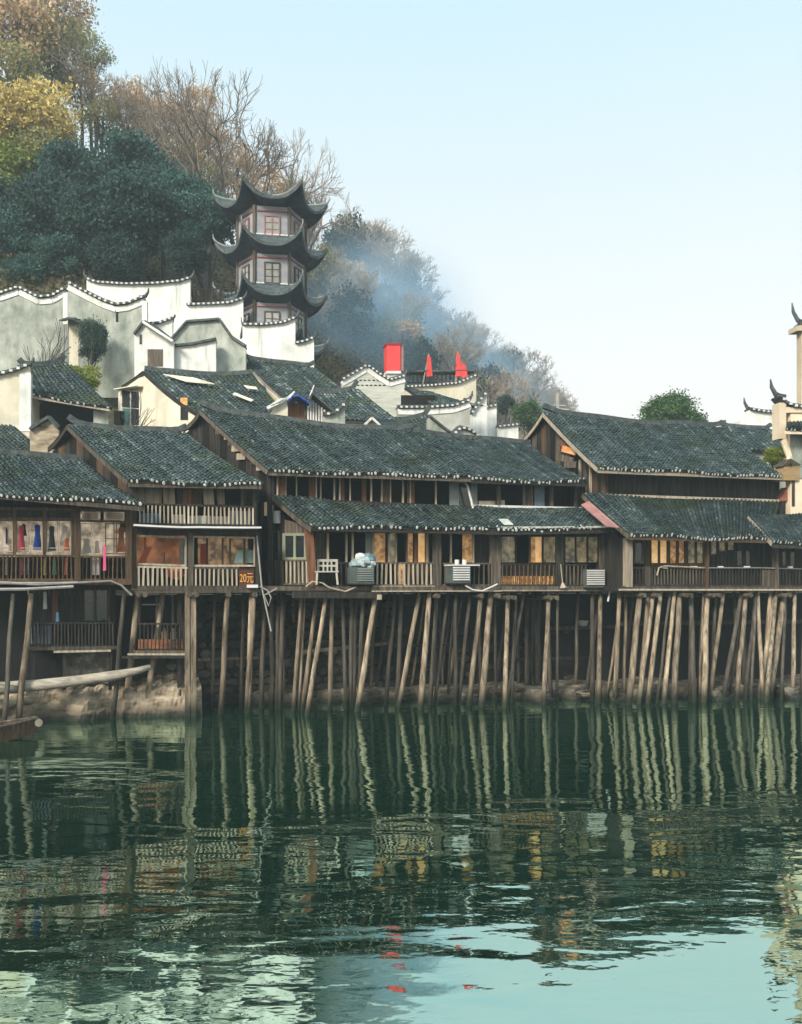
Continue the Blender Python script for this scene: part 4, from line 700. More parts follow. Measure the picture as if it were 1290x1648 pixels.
for i in range(11):
    f = i/10; wdt = .62*math.sin(min(1, f*1.7+.12)*math.pi/2); sh = .42+.22*(1-f)**3; kz = -.12+.3*(1-f)**4; c = bowp+ax*L_*f
    prof.append([c+sx*wdt+np.array((0, 0, sh)), c+sx*wdt*.75+np.array((0, 0, kz)), c-sx*wdt*.75+np.array((0, 0, kz)), c-sx*wdt+np.array((0, 0, sh)), c-sx*(wdt-.06)+np.array((0, 0, sh)), c-sx*wdt*.65+np.array((0, 0, kz+.08)), c+sx*wdt*.65+np.array((0, 0, kz+.08)), c+sx*(wdt-.06)+np.array((0, 0, sh))])
m.add([v for p in prof for v in p], [(i*8+k, i*8+(k+1) % 8, (i+1)*8+(k+1) % 8, (i+1)*8+k) for i in range(10) for k in range(8)]+[tuple(range(8)), tuple(range(80, 88))[::-1]]); m.build('hull', wood_brown, bo)
m = MB(); m.tube([bowp+np.array((0, 0, .5))+sx*.2, bowp+np.array((0, 0, .5))-sx*.5], .13, 12); m.build('bow_timber', wood_pale, bo)
m = MB()
for sg_ in (1, -1): m.tube([prof[i][0 if sg_ > 0 else 3]+np.array((0, 0, .02)) for i in range(11)], .04, 6)
m.build('gunwale', wood_grey, bo)
for f in (.3, .55): c = bowp+ax*L_*f+np.array((0, 0, .36)); m = MB(); m.beam(c+sx*.58, c-sx*.58, .22, .05); m.build('thwart', wood_grey, bo)
# ================================================================== old town behind
def plane(F, xa, ta, xb, tb):
    a, b = F.hit(xa, HY, ta), F.hit(xb, HY, tb); d = b-a; return Frame(xb, b[1], math.degrees(math.atan2(d[1], d[0])))
def coping(parent, F, prof, t, th, horns=(True, True), dots=True, mtl=None, h=.16, hs=.7):
    pts = [F.hit(x, y, t)+F.n3*th/2 for x, y in prof]; m = MB()
    for a, b in zip(pts[:-1], pts[1:]): m.beam(a+np.array((0, 0, .06)), b+np.array((0, 0, .06)), th+.45, h*.7); m.beam(a+np.array((0, 0, .06+h*.6)), b+np.array((0, 0, .06+h*.6)), .22, h)
    for k, hn in enumerate(horns):
        if not hn: continue
        p = pts[0] if k == 0 else pts[-1]; sg_ = -1 if k == 0 else 1; m.tube([p-F.u3*sg_*.5*hs+np.array((0, 0, .1)), p+F.u3*sg_*.05*hs+np.array((0, 0, .22*hs)), p+F.u3*sg_*.28*hs+np.array((0, 0, .6*hs)), p+F.u3*sg_*.34*hs+np.array((0, 0, 1.0*hs))], [.13, .13, .09, .03], 6)
    co = m.build('coping', mtl or ridge_mat, parent)
    if dots:
        m = MB()
        for a, b in zip(pts[:-1], pts[1:]):
            n = max(1, int(np.linalg.norm(b-a)/.3))
            for i in range(n): p = lerp(a, b, (i+.5)/n)-F.n3*(th/2+.23); m.beam(p-F.u3*.075+np.array((0, 0, .05)), p+F.u3*.075+np.array((0, 0, .05)), .05, .12)
        m.build('coping_tile_ends', lime, co, kind='stuff')
    return co
def town_wall(label, F, prof, ybot, t=0, th=.4, mtl=None, band=True, horns=(True, True), depth=4.5, cat='house', name='town_house', group=None, dots=True, hs=.7, body=True):
    xm = (prof[0][0]+prof[-1][0])/2; o = thing(name, label, cat, F.hit(xm, ybot, t), group)
    P_ = [F.hit(x, y, t) for x, y in prof]; poly = P_+[F.hit(prof[-1][0], ybot, t), F.hit(prof[0][0], ybot, t)]
    m = MB(); m.prism(poly, F.n3*th); m.build('wall', mtl or white, o)
    if body:
        zb = min(p[2] for p in P_)-.35; z0 = poly[-1][2]; a, b = P_[0]+F.u3*.05, P_[-1]-F.u3*.05; a = a.copy(); b = b.copy(); a[2] = b[2] = zb; a0, b0 = a.copy(), b.copy(); a0[2] = b0[2] = z0
        m = MB(); m.prism([p+F.n3*(th+.003) for p in (a, b, b0, a0)], F.n3*depth); m.build('body', mtl or white, o)
    if band:
        m = MB()
        for a, b in zip(P_[:-1], P_[1:]): m.beam(a-F.n3*.03-np.array((0, 0, .24)), b-F.n3*.03-np.array((0, 0, .24)), .07, .34)
        m.build('white_band', white, o)
    coping(o, F, prof, t, th, horns, dots, hs=hs); return o
T1 = Frame(100, 55, 6)
w1 = town_wall('mottled grey gable wall with a wavy white band behind the bare sapling', T1, [(-60, 492), (0, 474), (30, 464), (46, 472), (62, 480), (84, 478), (104, 466)], 600, mtl=greenwall, horns=(False, True), body=False)
panel(T1, w1, 101, 108.5, 470, 600, -.06, white, th=.5, name='corner_strip')
w2 = town_wall('large mottled grey gable wall with ivy and a sloping white trimmed top', T1, [(109, 456), (135, 470), (165, 485), (186, 492), (205, 490), (232, 479)], 640, t=-.6, mtl=greenwall, horns=(False, True), body=False)
panel(T1, w2, 228, 236, 484, 522, -.68, white, th=.5, name='corner_strip'); panel(T1, w2, 186, 190, 500, 518, -.62, wood_dark, name='stain_board')
m = MB(); F_ = T1
for k in range(5): m.beam(F_.hit(100+k*6, 516-k*3+k*k*.8, -1.6), F_.hit(106+k*6, 513-k*2.4+k*k*.9, -.6), .35, .08)
m.build('hood_tiles', ridge_mat, w2)
for px in (102, 106): post(T1, w2, px, 522, 590, -.7, .12, metal, name='drain_pipe')
panel(T1, w2, 109, 126, 524, 600, -.64, cream, name='pale_wall_patch')
T2 = Frame(220, 60, 6)
town_wall('long high white wall with a tiled curved coping below the evergreen trees', T2, [(139, 450), (155, 456), (200, 459), (250, 458), (290, 454), (306, 449)], 560, mtl=white, band=False)
town_wall('white stepped wall with a tiled coping beside the dark balcony railing', T2, [(300, 492), (340, 491), (370, 489), (391, 482)], 600, t=-1, mtl=white, band=False, horns=(False, True))
town_wall('white stepped wall standing in front of the pagoda base', T2, [(390, 524), (425, 524), (455, 521), (475, 513)], 610, t=-2, mtl=white, band=False, horns=(False, True))
town_wall('short white stepped wall at the corner of the pagoda base', T2, [(475, 554), (490, 551), (505, 545)], 620, t=-2.3, mtl=white, band=False, horns=(False, True))
rl = thing('balcony_railing', 'dark carved balcony railing on top of the white wall beside the pagoda', 'railing', T2.hit(345, 486, 1.5)); railing(T2, rl, 306, 382, 465, 485, 1.2, 12, wood_dark, wood_dark, bw=.08); 
for px in (309, 332, 356, 380): post(T2, rl, px, 460, 492, 1.2, .14, wood_dark)
T3 = Frame(240, 53, 4)
w7 = town_wall('small white gable house with a narrow slot window above the cream house', T3, [(216, 540), (231, 520), (250, 530), (279, 552)], 640, mtl=white, band=False, horns=(False, False), dots=False)
panel(T3, w7, 224, 228, 538, 554, -.02, glassd, name='slot_window'); panel(T3, w7, 237, 262, 562, 590, -.02, wood_grey, name='shaded_opening'); bar(T3, w7, 231, 520, 279, 551, -.3, .7, .14, white, 'barge_board')
town_wall('white block with a short curled tiled coping behind the small gable house', T3, [(240, 523), (255, 522), (277, 514)], 560, t=3, mtl=white, band=False, horns=(False, True), hs=.4)
town_wall('plain white block wall with a broken cornice above the cream house', T3, [(276, 548), (300, 520), (352, 516), (372, 545), (395, 560)], 640, t=1.5, mtl=greenwall, band=False, horns=(False, False), dots=False)
town_wall('low white wall with a small tiled spout beside the cream house', T3, [(268, 560), (310, 556), (347, 548)], 640, t=.5, mtl=white, band=False, horns=(False, False), dots=False)
# cream house with a long mossy roof
FD = Frame(318, 47, 19); cr = thing('cream_house', 'cream plastered house with a teal window and a mossy tiled roof', 'house', FD.base(300, 2, 8))
tile_roof(cr, FD.hit(318, 664, 0), FD.hit(462, 672, 0), FD.hit(232, 598, 5.2), FD.hit(405, 603, 5.2), tm=tile_far, seed=20, row=.3, pitch=.24, white_ends=False, eave_board=None, ridge_lift=.1)
tile_roof(cr, FD.hit(405, 612, 9), FD.hit(196, 622, 9), FD.hit(405, 603, 5.2), FD.hit(232, 598, 5.2), tm=tile_far, seed=21, row=.4, pitch=.3, white_ends=False, ridge=False, eave_board=None, name='rear_roof')
FDg = plane(FD, 190, 8.3, 312, .4); m = MB(); m.prism([FDg.hit(x, y, 0) for x, y in [(190, 632), (232, 602), (314, 664), (314, 730), (190, 730)]], FDg.n3*.3); m.build('gable_wall', cream, cr)
window(FDg, cr, 194, 225, 626, 686, -.05, pvc, [glassd, glassd, glasst, glassd], fw=1.6, cols=2, rows=2, y0b=630); panel(FDg, cr, 290, 302, 642, 676, -.02, glassd, name='small_window'); panel(FDg, cr, 290, 301, 640, 652, -.04, amber, name='lit_pane')
m = MB(); a = [FDg.hit(x, y, -.1) for x, y in [(192, 628), (228, 622)]]; m.beam(a[0], a[1], .8, .06); m.build('window_hood', cream, cr); panel(FDg, cr, 183, 193, 661, 683, -.3, black, th=.3, name='vent_box')
for q4 in ([(262, 606), (312, 612), (345, 622), (300, 618)], [(392, 624), (412, 627), (414, 630), (398, 629)], [(378, 636), (408, 648), (404, 650), (374, 638)]):
    m = MB(); pl4 = []
    for x, y in q4:
        v = (664-y)/66; pl4.append(FD.hit(x, y, 5.2*v*.93-.02)+np.array((0, 0, .12)))
    m.hexa(pl4, [p+np.array((0, 0, .04)) for p in pl4]); m.build('patch_sheet', cream, cr)
# roof with blue sheet
FD2 = Frame(460, 52, 19); d2 = thing('tiled_house', 'steep mossy roofed house with a blue sheet along its roof edge below the pagoda', 'house', FD2.base(500, 3, 10))
tile_roof(d2, FD2.hit(462, 648, 0), FD2.hit(612, 668, 0), FD2.hit(388, 576, 5.8), FD2.hit(505, 592, 5.8), tm=tile_far, seed=23, row=.3, pitch=.25, white_ends=False, eave_board=None, verge_mat=wood_pale, ridge_lift=.3)
m = MB(); m.prism([FD2.hit(398, 596, 5.0), FD2.hit(455, 648, .3), FD2.hit(455, 700, .3), FD2.hit(360, 700, 9), FD2.hit(372, 592, 7.6)], FD2.u3*.3); m.build('gable_wall', cream, d2)
m = MB(); a = [FD2.hit(x, y, t0)-FD2.u3*.15 for x, y, t0 in [(391, 590, 5.3), (431, 624, 2.4), (432, 633, 2.4), (394, 602, 5.3)]]; m.hexa(a, [p-FD2.u3*.05 for p in a]); m.build('blue_sheet', blue_sheet, d2)
FD3 = Frame(560, 50, 19); d3 = thing('tiled_house', 'low tiled roof with an upturned ridge end in front of the brick gable', 'house', FD3.base(590, 3, 9))
tile_roof(d3, FD3.hit(540, 676, 0), FD3.hit(645, 680, 0), FD3.hit(500, 632, 4), FD3.hit(574, 626, 4), tm=tile_far, seed=24, row=.3, pitch=.25, white_ends=False, eave_board=None, ridge_lift=.4); m = MB(); m.prism([FD3.hit(540, 678, .3), FD3.hit(640, 682, .3), FD3.hit(640, 720, .3), FD3.hit(540, 720, .3)], FD3.n3*4); m.build('wall', greenwall, d3)
# little roof-top pieces behind the long ridge
FK = Frame(480, 46, 12)
k1 = thing('roof_dormer', 'little cream dormer under a curved blue sheet roof', 'dormer', FK.hit(470, 672, 0)); m = MB(); m.prism([FK.hit(x, y, 0) for x, y in [(432, 672), (440, 655), (462, 645), (462, 680), (432, 680)]], FK.n3*.5); m.build('wall', cream, k1)
m = MB(); pts = [FK.hit(x, y, -.2) for x, y in [(462, 646), (470, 638), (480, 637), (492, 645), (498, 650)]]
for a, b in zip(pts[:-1], pts[1:]): m.beam(a+FK.n3*.6, b+FK.n3*.6, 1.4, .08)
m.build('blue_roof', blue_sheet, k1); m = MB(); m.tube([FK.hit(x, y, -.2) for x, y in [(430, 658), (452, 645), (466, 640), (474, 630)]], [.12, .14, .12, .04], 6); m.build('ridge_curl', lime, k1); panel(FK, k1, 464, 490, 650, 685, .6, wood_rust, name='wall_panel')
k2 = thing('roof_dormer', 'striped board gable on the roof behind the long house', 'dormer', FK.hit(510, 672, .5))
for i in range(9): x = 494+i*4.4; m = MB(); FK.pan(m, x, x+2.6, max(640, 641+abs(i-1)*3.6), 685, .5, .06); m.build('board', pvc, k2)
m = MB(); m.beam(FK.hit(501, 636, .5), FK.hit(538, 668, .5), 1.2, .1); m.beam(FK.hit(501, 636, .5), FK.hit(492, 652, .5), 1.2, .1); m.build('roof', ridge_mat, k2); m = MB(); m.tube([FK.hit(496, 656, .3), FK.hit(500, 634, .3), FK.hit(505, 620, .3)], [.07, .06, .03], 6); m.build('finial', lime, k2)
town_wall('small white wall with a boldly upswept tiled coping behind the long house', FK, [(520, 670), (535, 667), (548, 658), (555, 650)], 690, t=.2, th=.3, mtl=greenwall, band=False, horns=(False, True), depth=1.5, hs=.5)
k3 = thing('roof_dormer', 'small peach coloured gable peeping over the long ridge', 'dormer', FK.hit(598, 690, 0)); m = MB(); m.prism([FK.hit(x, y, 0) for x, y in [(579, 692), (596, 677), (616, 693), (616, 700), (579, 700)]], FK.n3*2.5); m.build('wall', mat('peach_plaster', [(.6, .47, .36), (.7, .58, .46)], bump=0), k3)
m = MB(); m.beam(FK.hit(577, 693, -.1), FK.hit(597, 673.5, -.1), .5, .12); m.beam(FK.hit(597, 673.5, -.1), FK.hit(620, 695, -.1), .5, .12); m.build('barge_board', lime, k3); m = MB(); a = [FK.hit(597, 673, 0), FK.hit(648, 676, 2), FK.hit(652, 696, 0), FK.hit(620, 694, 0)]; m.hexa(a, [p+np.array((0, 0, -.08)) for p in a]); m.build('roof', tile_far, k3)
# brick gable house, red sign box and the walls upstream
FT = Frame(600, 62, 14)
br = town_wall('whitewashed brick gable house with a tiled coping under the red sign box', FT, [(549, 613), (570, 601), (590, 589), (608, 602), (626, 613), (651, 606)], 700, mtl=mat('whitewashed_brickwork', [(.34, .36, .31), (.48, .5, .44), (.6, .6, .54)], (1, 1, 7), bump=.25, rand=0), horns=(False, True), band=True)
for i in range(14): x = 571+(i % 7)*7+(i//7)*3; panel(FT, br, x, x+4, 611+(i//7)*8, 613+(i//7)*8, -.015, wood_dark, name='vent_brick')
rb = thing('sign_box', 'large red upright sign box standing above the brick gable', 'sign', FT.hit(634, 598, 2)); m = MB(); FT.pan(m, 622, 644, 555, 597, 1.5, .9); m.build('box', red, rb); m = MB(); FT.pan(m, 621, 645.5, 552, 555, 1.45, 1.0); m.build('cap', mat('dark_red_paint', [(.3, .02, .03), (.4, .04, .04)], bump=0), rb); m = MB(); FT.pan(m, 622, 645, 597, 601, 1.45, 1.0); m.build('plinth', white, rb); m = MB(); FT.pan(m, 644.3, 649, 556, 597, 1.6, .7); m.build('side_panel', pink, rb); m = MB(); FT.pan(m, 623, 646, 600, 618, 1.6, .8); m.build('support', white, rb)
y1_ = town_wall('yellowish plaster house with a long tiled coping and roof terrace beyond the red sign box', FT, [(652, 624), (690, 622), (735, 618), (766, 605)], 700, t=2, mtl=cream, band=False, horns=(False, True))
tr_ = thing('terrace_railing', 'dark roof terrace railing with a tiled top behind the yellowish house', 'railing', FT.hit(705, 614, 5)); railing(FT, tr_, 655, 760, 601, 616, 4.5, 16, wood_dark, wood_grey, bw=.09); bar(FT, tr_, 652, 600, 762, 599, 4.5, 1.2, .12, ridge_mat, 'tiled_top')
for lb, xs in [('thin red folded flag on a slanting pole over the roof terrace', [(684, 606), (690, 572)]), ('tall red flag at the end of the roof terrace', [(737, 606), (737, 568)])]:
    o = thing('flag', lb, 'flag', FT.hit(xs[0][0], 610, 4)); m = MB(); m.tube([FT.hit(xs[0][0]-4, 618, 4), FT.hit(xs[1][0], xs[1][1]-2, 4)], .05, 6); m.build('pole', wood_pale, o); m = MB(); (xa, ya), (xb, yb) = xs; m.prism([FT.hit(x, y, 3.9) for x, y in [(xb-2.5, yb), (xb+3, yb+3), (xb+4.5, lerp(yb, ya, .6)), (xb+6, ya-1), (xb-4, ya), (xb-3, lerp(yb, ya, .5))]][::-1], FT.n3*.12); m.build('cloth', red, o)
o = thing('flag', 'short red bunched flag beside the tall red flag', 'flag', FT.hit(747, 608, 4)); m = MB(); m.tube([FT.hit(745, 612, 4), FT.hit(743, 580, 4)], .04, 6); m.build('pole', wood_pale, o); m = MB(); m.prism([FT.hit(x, y, 3.9) for x, y in [(742, 584), (749, 587), (753, 608), (744, 610), (741, 598)]][::-1], FT.n3*.1); m.build('cloth', red, o)
FT2 = Frame(700, 56, 14)
town_wall('white wall with a dotted tiled coping in front of the yellowish house', FT2, [(640, 657), (690, 657), (730, 654), (756, 645)], 720, mtl=brickw, band=True, horns=(False, True))
h3 = thing('tiled_house', 'dark open gable roof between the brick gable and the yellowish house', 'house', FT2.hit(670, 690, 3)); tile_roof(h3, FT2.hit(700, 652, 2), FT2.hit(780, 655, 2), FT2.hit(652, 624, 4), FT2.hit(690, 630, 4), tm=tile_far, seed=31, pitch=.3, row=.4, white_ends=False, ridge=False, eave_board=None); panel(FT2, h3, 645, 700, 636, 668, 2.5, black, name='wall')
town_wall('narrow pale gable with a curled tile ridge at the end of the white wall', FT2, [(757, 668), (775, 640), (783, 632)], 720, t=2, mtl=white, band=False, horns=(False, True), hs=.5)
FT3 = Frame(600, 48, 19); h4 = thing('tiled_house', 'dark low tiled roofs with a curled ridge just behind the long ridge', 'house', FT3.base(690, 3, 9)); tile_roof(h4, FT3.hit(650, 706, 0), FT3.hit(748, 712, 0), FT3.hit(620, 676, 3.5), FT3.hit(690, 668, 3.5), tm=tile_far, seed=33, pitch=.25, row=.3, white_ends=False, eave_board=None, ridge_lift=.4, verge_mat=lime)
m = MB(); m.prism([FT3.hit(650, 708, .3), FT3.hit(730, 712, .3), FT3.hit(730, 740, .3), FT3.hit(650, 740, .3)], FT3.n3*3); m.build('wall', greenwall, h4)
town_wall('weathered sloping wall end with rubble tiles behind the long ridge', FT3, [(690, 672), (712, 690), (730, 703)], 740, t=1, mtl=greenwall, band=False, horns=(False, False), dots=False, depth=2)
town_wall('small white gable end with a tiled hood near the upstream gable', FT3, [(722, 706), (740, 690), (757, 694), (775, 712)], 740, t=2, mtl=brickw, band=False, horns=(False, False), depth=2)
FT4 = Frame(800, 70, 10)
town_wall('bluish white house with a stepped tiled coping at the end of the row', FT4, [(779, 657), (799, 653)], 740, mtl=white, band=False, horns=(False, False), depth=6); town_wall('lower bluish white wall with a double tiled coping beside the bluish house', FT4, [(800, 688), (834, 684)], 740, t=-.5, mtl=white, band=False, horns=(False, False), depth=6)
# houses at the left edge
FL = Frame(48, 44, 19); l1 = thing('tiled_house', 'small tiled house with a white dotted eave over a dark opening', 'house', FL.base(100, 2, 6))
tile_roof(l1, FL.hit(48, 634, 0), FL.hit(178, 656, 0), FL.hit(30, 588, 3.8), FL.hit(104, 583, 4.4), tm=tile_far, seed=35, pitch=.25, row=.28, eave_board=wood_pale, ends2=False); panel(FL, l1, 46, 172, 640, 705, 2.4, black, name='back_wall'); panel(FL, l1, 150, 174, 655, 705, .6, greenwall, th=1.8, name='side_wall')
FLw = Frame(30, 43.5, 12); lw_ = town_wall('cream firewall with a white corner and curled coping beside the dotted eave', FLw, [(-60, 614), (0, 604), (25, 598), (47, 589)], 720, mtl=cream, band=False, horns=(False, True), hs=.5, depth=5); panel(FLw, lw_, 31, 49, 600, 694, -.04, white, th=.4, name='corner_strip')
l2 = thing('tiled_house', 'dark tiled roof slope beside the stone gable stub', 'house', FLw.base(10, -3, 6)); FLr = Frame(20, 40.5, 19); tile_roof(l2, FLr.hit(-100, 745, 0), FLr.hit(90, 740, 0), FLr.hit(-140, 672, 4), FLr.hit(5, 672, 4), seed=36, white_ends=False, eave_board=None, ridge=False)
FLs = Frame(90, 41, 12); town_wall('stubby rubble stone gable with a tiled cap behind the shop roof', FLs, [(48, 694), (78, 675), (94, 692)], 740, mtl=stone, band=False, horns=(False, False), dots=False, depth=3)
# right edge
FRr = Frame(1200, 54, 12); h5 = thing('tiled_house', 'hazy blue tiled roof behind the ridge of the upstream house', 'house', FRr.base(1210, 3, 8)); tile_roof(h5, FRr.hit(1185, 722, 0), FRr.hit(1300, 728, 0), FRr.hit(1158, 686, 4), FRr.hit(1240, 690, 4), tm=tile_far, seed=37, pitch=.3, row=.35, white_ends=False, eave_board=None); m = MB(); m.prism([FRr.hit(1190, 722, .3), FRr.hit(1300, 728, .3), FRr.hit(1300, 790, .3), FRr.hit(1190, 790, .3)], FRr.n3*4); m.build('wall', greenwall, h5)
town_wall('pale far wall with an upturned tiled coping near the right bank tower', FRr, [(1206, 660), (1230, 664), (1262, 665)], 760, t=6, mtl=white, band=False, horns=(True, False), hs=.9)
FR = Frame(1255, 43, 10); wm = mat('sun_tinted_plaster', [(.55, .45, .33), (.72, .62, .47)], (1, 1, .5), bump=.05)  # warm sunlight is put into this plaster colour
rr1 = town_wall('sunlight-tinted plaster gatehouse wall with a tall upswept coping horn', FR, [(1272, 655), (1300, 658), (1400, 660)], 860, mtl=wm, band=False, horns=(False, False), hs=1.0, body=False); coping(rr1, FR, [(1253, 640), (1262, 650), (1274, 655)], 0, .4, (True, False), hs=.95); panel(FR, rr1, 1254, 1265, 648, 706, -.1, wm, th=.6, name='corner_pier'); panel(FR, rr1, 1262, 1400, 655, 664, -.08, wm, th=.1, name='cornice')
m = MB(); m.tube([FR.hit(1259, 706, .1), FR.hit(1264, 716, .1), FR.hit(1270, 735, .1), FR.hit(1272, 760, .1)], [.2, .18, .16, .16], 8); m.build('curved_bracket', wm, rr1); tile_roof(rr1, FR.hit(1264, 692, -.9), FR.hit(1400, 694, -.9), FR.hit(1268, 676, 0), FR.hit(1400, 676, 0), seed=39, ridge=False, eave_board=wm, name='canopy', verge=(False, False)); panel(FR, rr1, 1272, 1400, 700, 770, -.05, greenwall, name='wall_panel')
FR2 = Frame(1285, 47, 10); rr2 = town_wall('tall sunlight-tinted plaster tower rising behind the gatehouse wall', FR2, [(1289, 522), (1300, 532), (1400, 536)], 700, mtl=wm, band=False, horns=(True, False), hs=1.2, body=False); panel(FR2, rr2, 1283, 1300, 524, 532, -.2, wm, th=.8, name='cap_block')
nb = thing('wooden_box', 'yellowish wooden box with a small gable roof on a post', 'box', FE.hit(1274, 800, 2.2)); panel(FE, nb, 1262, 1286, 748, 773, 2.2, mat('honey_board', [(.33, .22, .1), (.52, .37, .19)], H_, bump=.2), th=.6, name='box_body'); m = MB(); m.prism([FE.hit(x, y, 2.15) for x, y in [(1260, 750), (1273, 738), (1289, 748)]][::-1], FE.n3*.7); m.build('gable_roof', wood_grey, nb); panel(FE, nb, 1271.5, 1274, 745, 750, 2.12, black, name='entrance_hole'); post(FE, nb, 1275, 773, 815, 2.4, .16, wood_grey)
bt = thing('brick_parapet', 'low red brick parapet at the end of the upstream roof', 'parapet', FE.hit(1280, 805, 2.5)); m = MB(); m.hexa([FE.hit(x, y, 2.6) for x, y in [(1258, 806), (1330, 806), (1330, 783), (1268, 784)]], [FE.hit(x, y, 2.6)+FE.n3*.5 for x, y in [(1258, 806), (1330, 806), (1330, 783), (1268, 784)]]); m.build('wall', mat('red_brick', [(.2, .08, .06), (.32, .14, .11)], (3, 3, 12), bump=.3), bt)
up = thing('utility_pole', 'grey utility pole with crossarms behind the upstream gable', 'utility pole', P(897, 700, 70)); m = MB(); m.tube([P(897, 720, 70), P(897, 633, 70)], .18, 8); m.build('pole', cable, up)
for yy, w_ in ((652, 13), (658, 18)): m = MB(); m.beam(P(897-w_*.6, yy, 69.9), P(897+w_, yy+1, 69.9), .1, .1); m.build('crossarm', cable, up)
# ================================================================== pagoda
PY, PXc = 63.0, 437.0; pc = P(PXc, 600, PY); pag = thing('pagoda', 'three tiered hexagonal pagoda with steep upturned eaves at the foot of the hill', 'pagoda', (pc[0], pc[1], pc[2]-1))
proof = mat('pagoda_roof_tile', [(.03, .045, .05), (.06, .085, .095), (.11, .14, .145)], (4, 4, 4), bump=.3, rand=0); pwall = mat('pagoda_wall', [(.2, .215, .24), (.31, .325, .35)], (1, 1, 2), bump=.1, rand=.05); pred = mat('faded_red_trim', [(.22, .09, .085), (.34, .16, .15)], bump=0); ppane = mat('paper_pane', [(.2, .22, .22), (.34, .36, .35)], (4, 4, 4), bump=0); plight = mat('pale_ridge', [(.16, .18, .18), (.3, .32, .31)], bump=0); psof = mat('pagoda_soffit', [(.03, .036, .046), (.055, .062, .076)], bump=.2, rand=0)
def zat(py): return HC+(HY-py)/FPX*PY
rot0 = R(-90-30+9)
def hx(Rr, k, z): a = rot0+k*math.pi/3; return np.array((pc[0]+Rr*math.cos(a), pc[1]+Rr*math.sin(a), z))
def eave(zw, Ri, Ro, lift, top=None, name='roof'):
    rf = thing('x', 'x', 'x'); bpy.data.objects.remove(rf)
    V, F, nA, nB = [], [], 12, 6
    for k in range(6):
        for j in range(nB+1):
            for i in range(nA+1):
                a, b = i/nA, j/nB; pin = lerp(hx(Ri, k, 0), hx(Ri, k+1, 0), a); pout = lerp(hx(Ro, k, 0), hx(Ro, k+1, 0), a); e = abs(2*a-1)
                c = np.array((pc[0], pc[1], 0)); pull = 1-.1*(1-e**2)*b; p = lerp(pin, pout, b); p = c+(p-c)*pull; z = zw+(top if top else .95)*(1-b)**(1.2 if top else 1.05)+lift*(e**3)*b**2; V.append((p[0], p[1], z))
    W_ = nA+1; S_ = W_*(nB+1); K = len(V)
    for k in range(6):
        for j in range(nB):
            for i in range(nA): q_ = k*S_+j*W_+i; F.append((q_, q_+W_, q_+W_+1, q_+1))
    m = MB(); m.add(V, F); ro = m.build(name, proof, pag, smooth=True)
    SV = []
    for i_, (x, y, z) in enumerate(V):
        b = ((i_ % S_)//W_)/nB; zo = V[(i_//S_)*S_+nB*W_+(i_ % W_ if False else (i_ % S_) % W_)][2]; SV.append((x, y, min(lerp(zw-.4, zo-.13, b**.9), z-.1)))
    m = MB(); m.add(SV, [f[::-1] for f in F]); m.build('soffit', psof, ro)
    m = MB()
    for k in range(6):
        ed = [np.array(V[k*S_+nB*W_+i])-np.array((0, 0, .08)) for i in range(nA+1)]
        for a, b in zip(ed[:-1], ed[1:]): m.beam(a, b, .1, .2)
    m.build('eave_trim', ridge_mat, ro)
    if not top:
        m = MB()
        for k in range(6): m.beam(hx(Ri+.06, k, zw+.98), hx(Ri+.06, k+1, zw+.98), .12, .09)
        m.build('flashing', lime, ro)
    for k in range(6):
        rp = [np.array(V[k*S_+j*W_])+np.array((0, 0, .06)) for j in range(nB+1)]; d = rp[-1]-np.array((pc[0], pc[1], rp[-1][2])); d /= np.linalg.norm(d); rp += [rp[-1]+d*.14+np.array((0, 0, .2)), rp[-1]+d*.17+np.array((0, 0, .5))]; m = MB(); m.tube(rp, [.08]*(nB+1)+[.06, .02], 6); m.build('corner_ridge', plight, ro)
    return ro
RW = 2.42
for zt, zb in [(352, 425), (424, 500), (500, 578), (570, 650)]:
    z1, z0 = zat(zt), zat(zb)
    for k in range(6):
        m = MB(); a, b = hx(RW, k, 0), hx(RW, k+1, 0); inn = np.array((pc[0], pc[1], 0)); nrm = (a+b)/2-inn; nrm /= np.linalg.norm(nrm); 
        q_ = [np.array((a[0], a[1], z0)), np.array((b[0], b[1], z0)), np.array((b[0], b[1], z1)), np.array((a[0], a[1], z1))]; m.hexa(q_, [p-nrm*.15 for p in q_]); m.build('wall', pwall, pag)
        m = MB(); m.tube([np.array((a[0], a[1], z0)), np.array((a[0], a[1], z1))], .14, 8); m.build('column', wood_grey, pag)
        zz0, zz1 = lerp(z0, z1, .36), lerp(z0, z1, .8); u_ = (b-a)/np.linalg.norm(b-a); mid = (a+b)/2+nrm*.03; wx = .55; m = MB()
        def bx(x0, x1, y0, y1, th=.08): q4 = [mid+u_*x0+np.array((0, 0, y0)), mid+u_*x1+np.array((0, 0, y0)), mid+u_*x1+np.array((0, 0, y1)), mid+u_*x0+np.array((0, 0, y1))]; m.hexa(q4, [p+nrm*th for p in q4])
        bx(-wx, -wx+.08, zz0, zz1); bx(wx-.08, wx, zz0, zz1); bx(-.04, .04, zz0, zz1, .07); bx(-wx, wx, zz1-.08, zz1+.0, .075); bx(-wx, wx, zz0, zz0+.08, .075)
        for f in (.33, .66): z_ = lerp(zz0, zz1, f); bx(-wx, wx, z_-.02, z_+.02, .05)
        wn = m.build('window', pred if zt == 352 else wood_brown, pag); m = MB(); bx(-wx+.05, wx-.05, zz0+.05, zz1-.05, .02); m.build('pane', ppane, wn)
        m = MB(); bx(-1.05, 1.05, z1-.4, z1-.3, .06); m.build('lintel', pred, pag)
for py in (418, 494, 572): eave(zat(py), RW*.98, 4.0, 1.05)
eave(zat(346), .15, 4.0, 1.05, top=1.3)
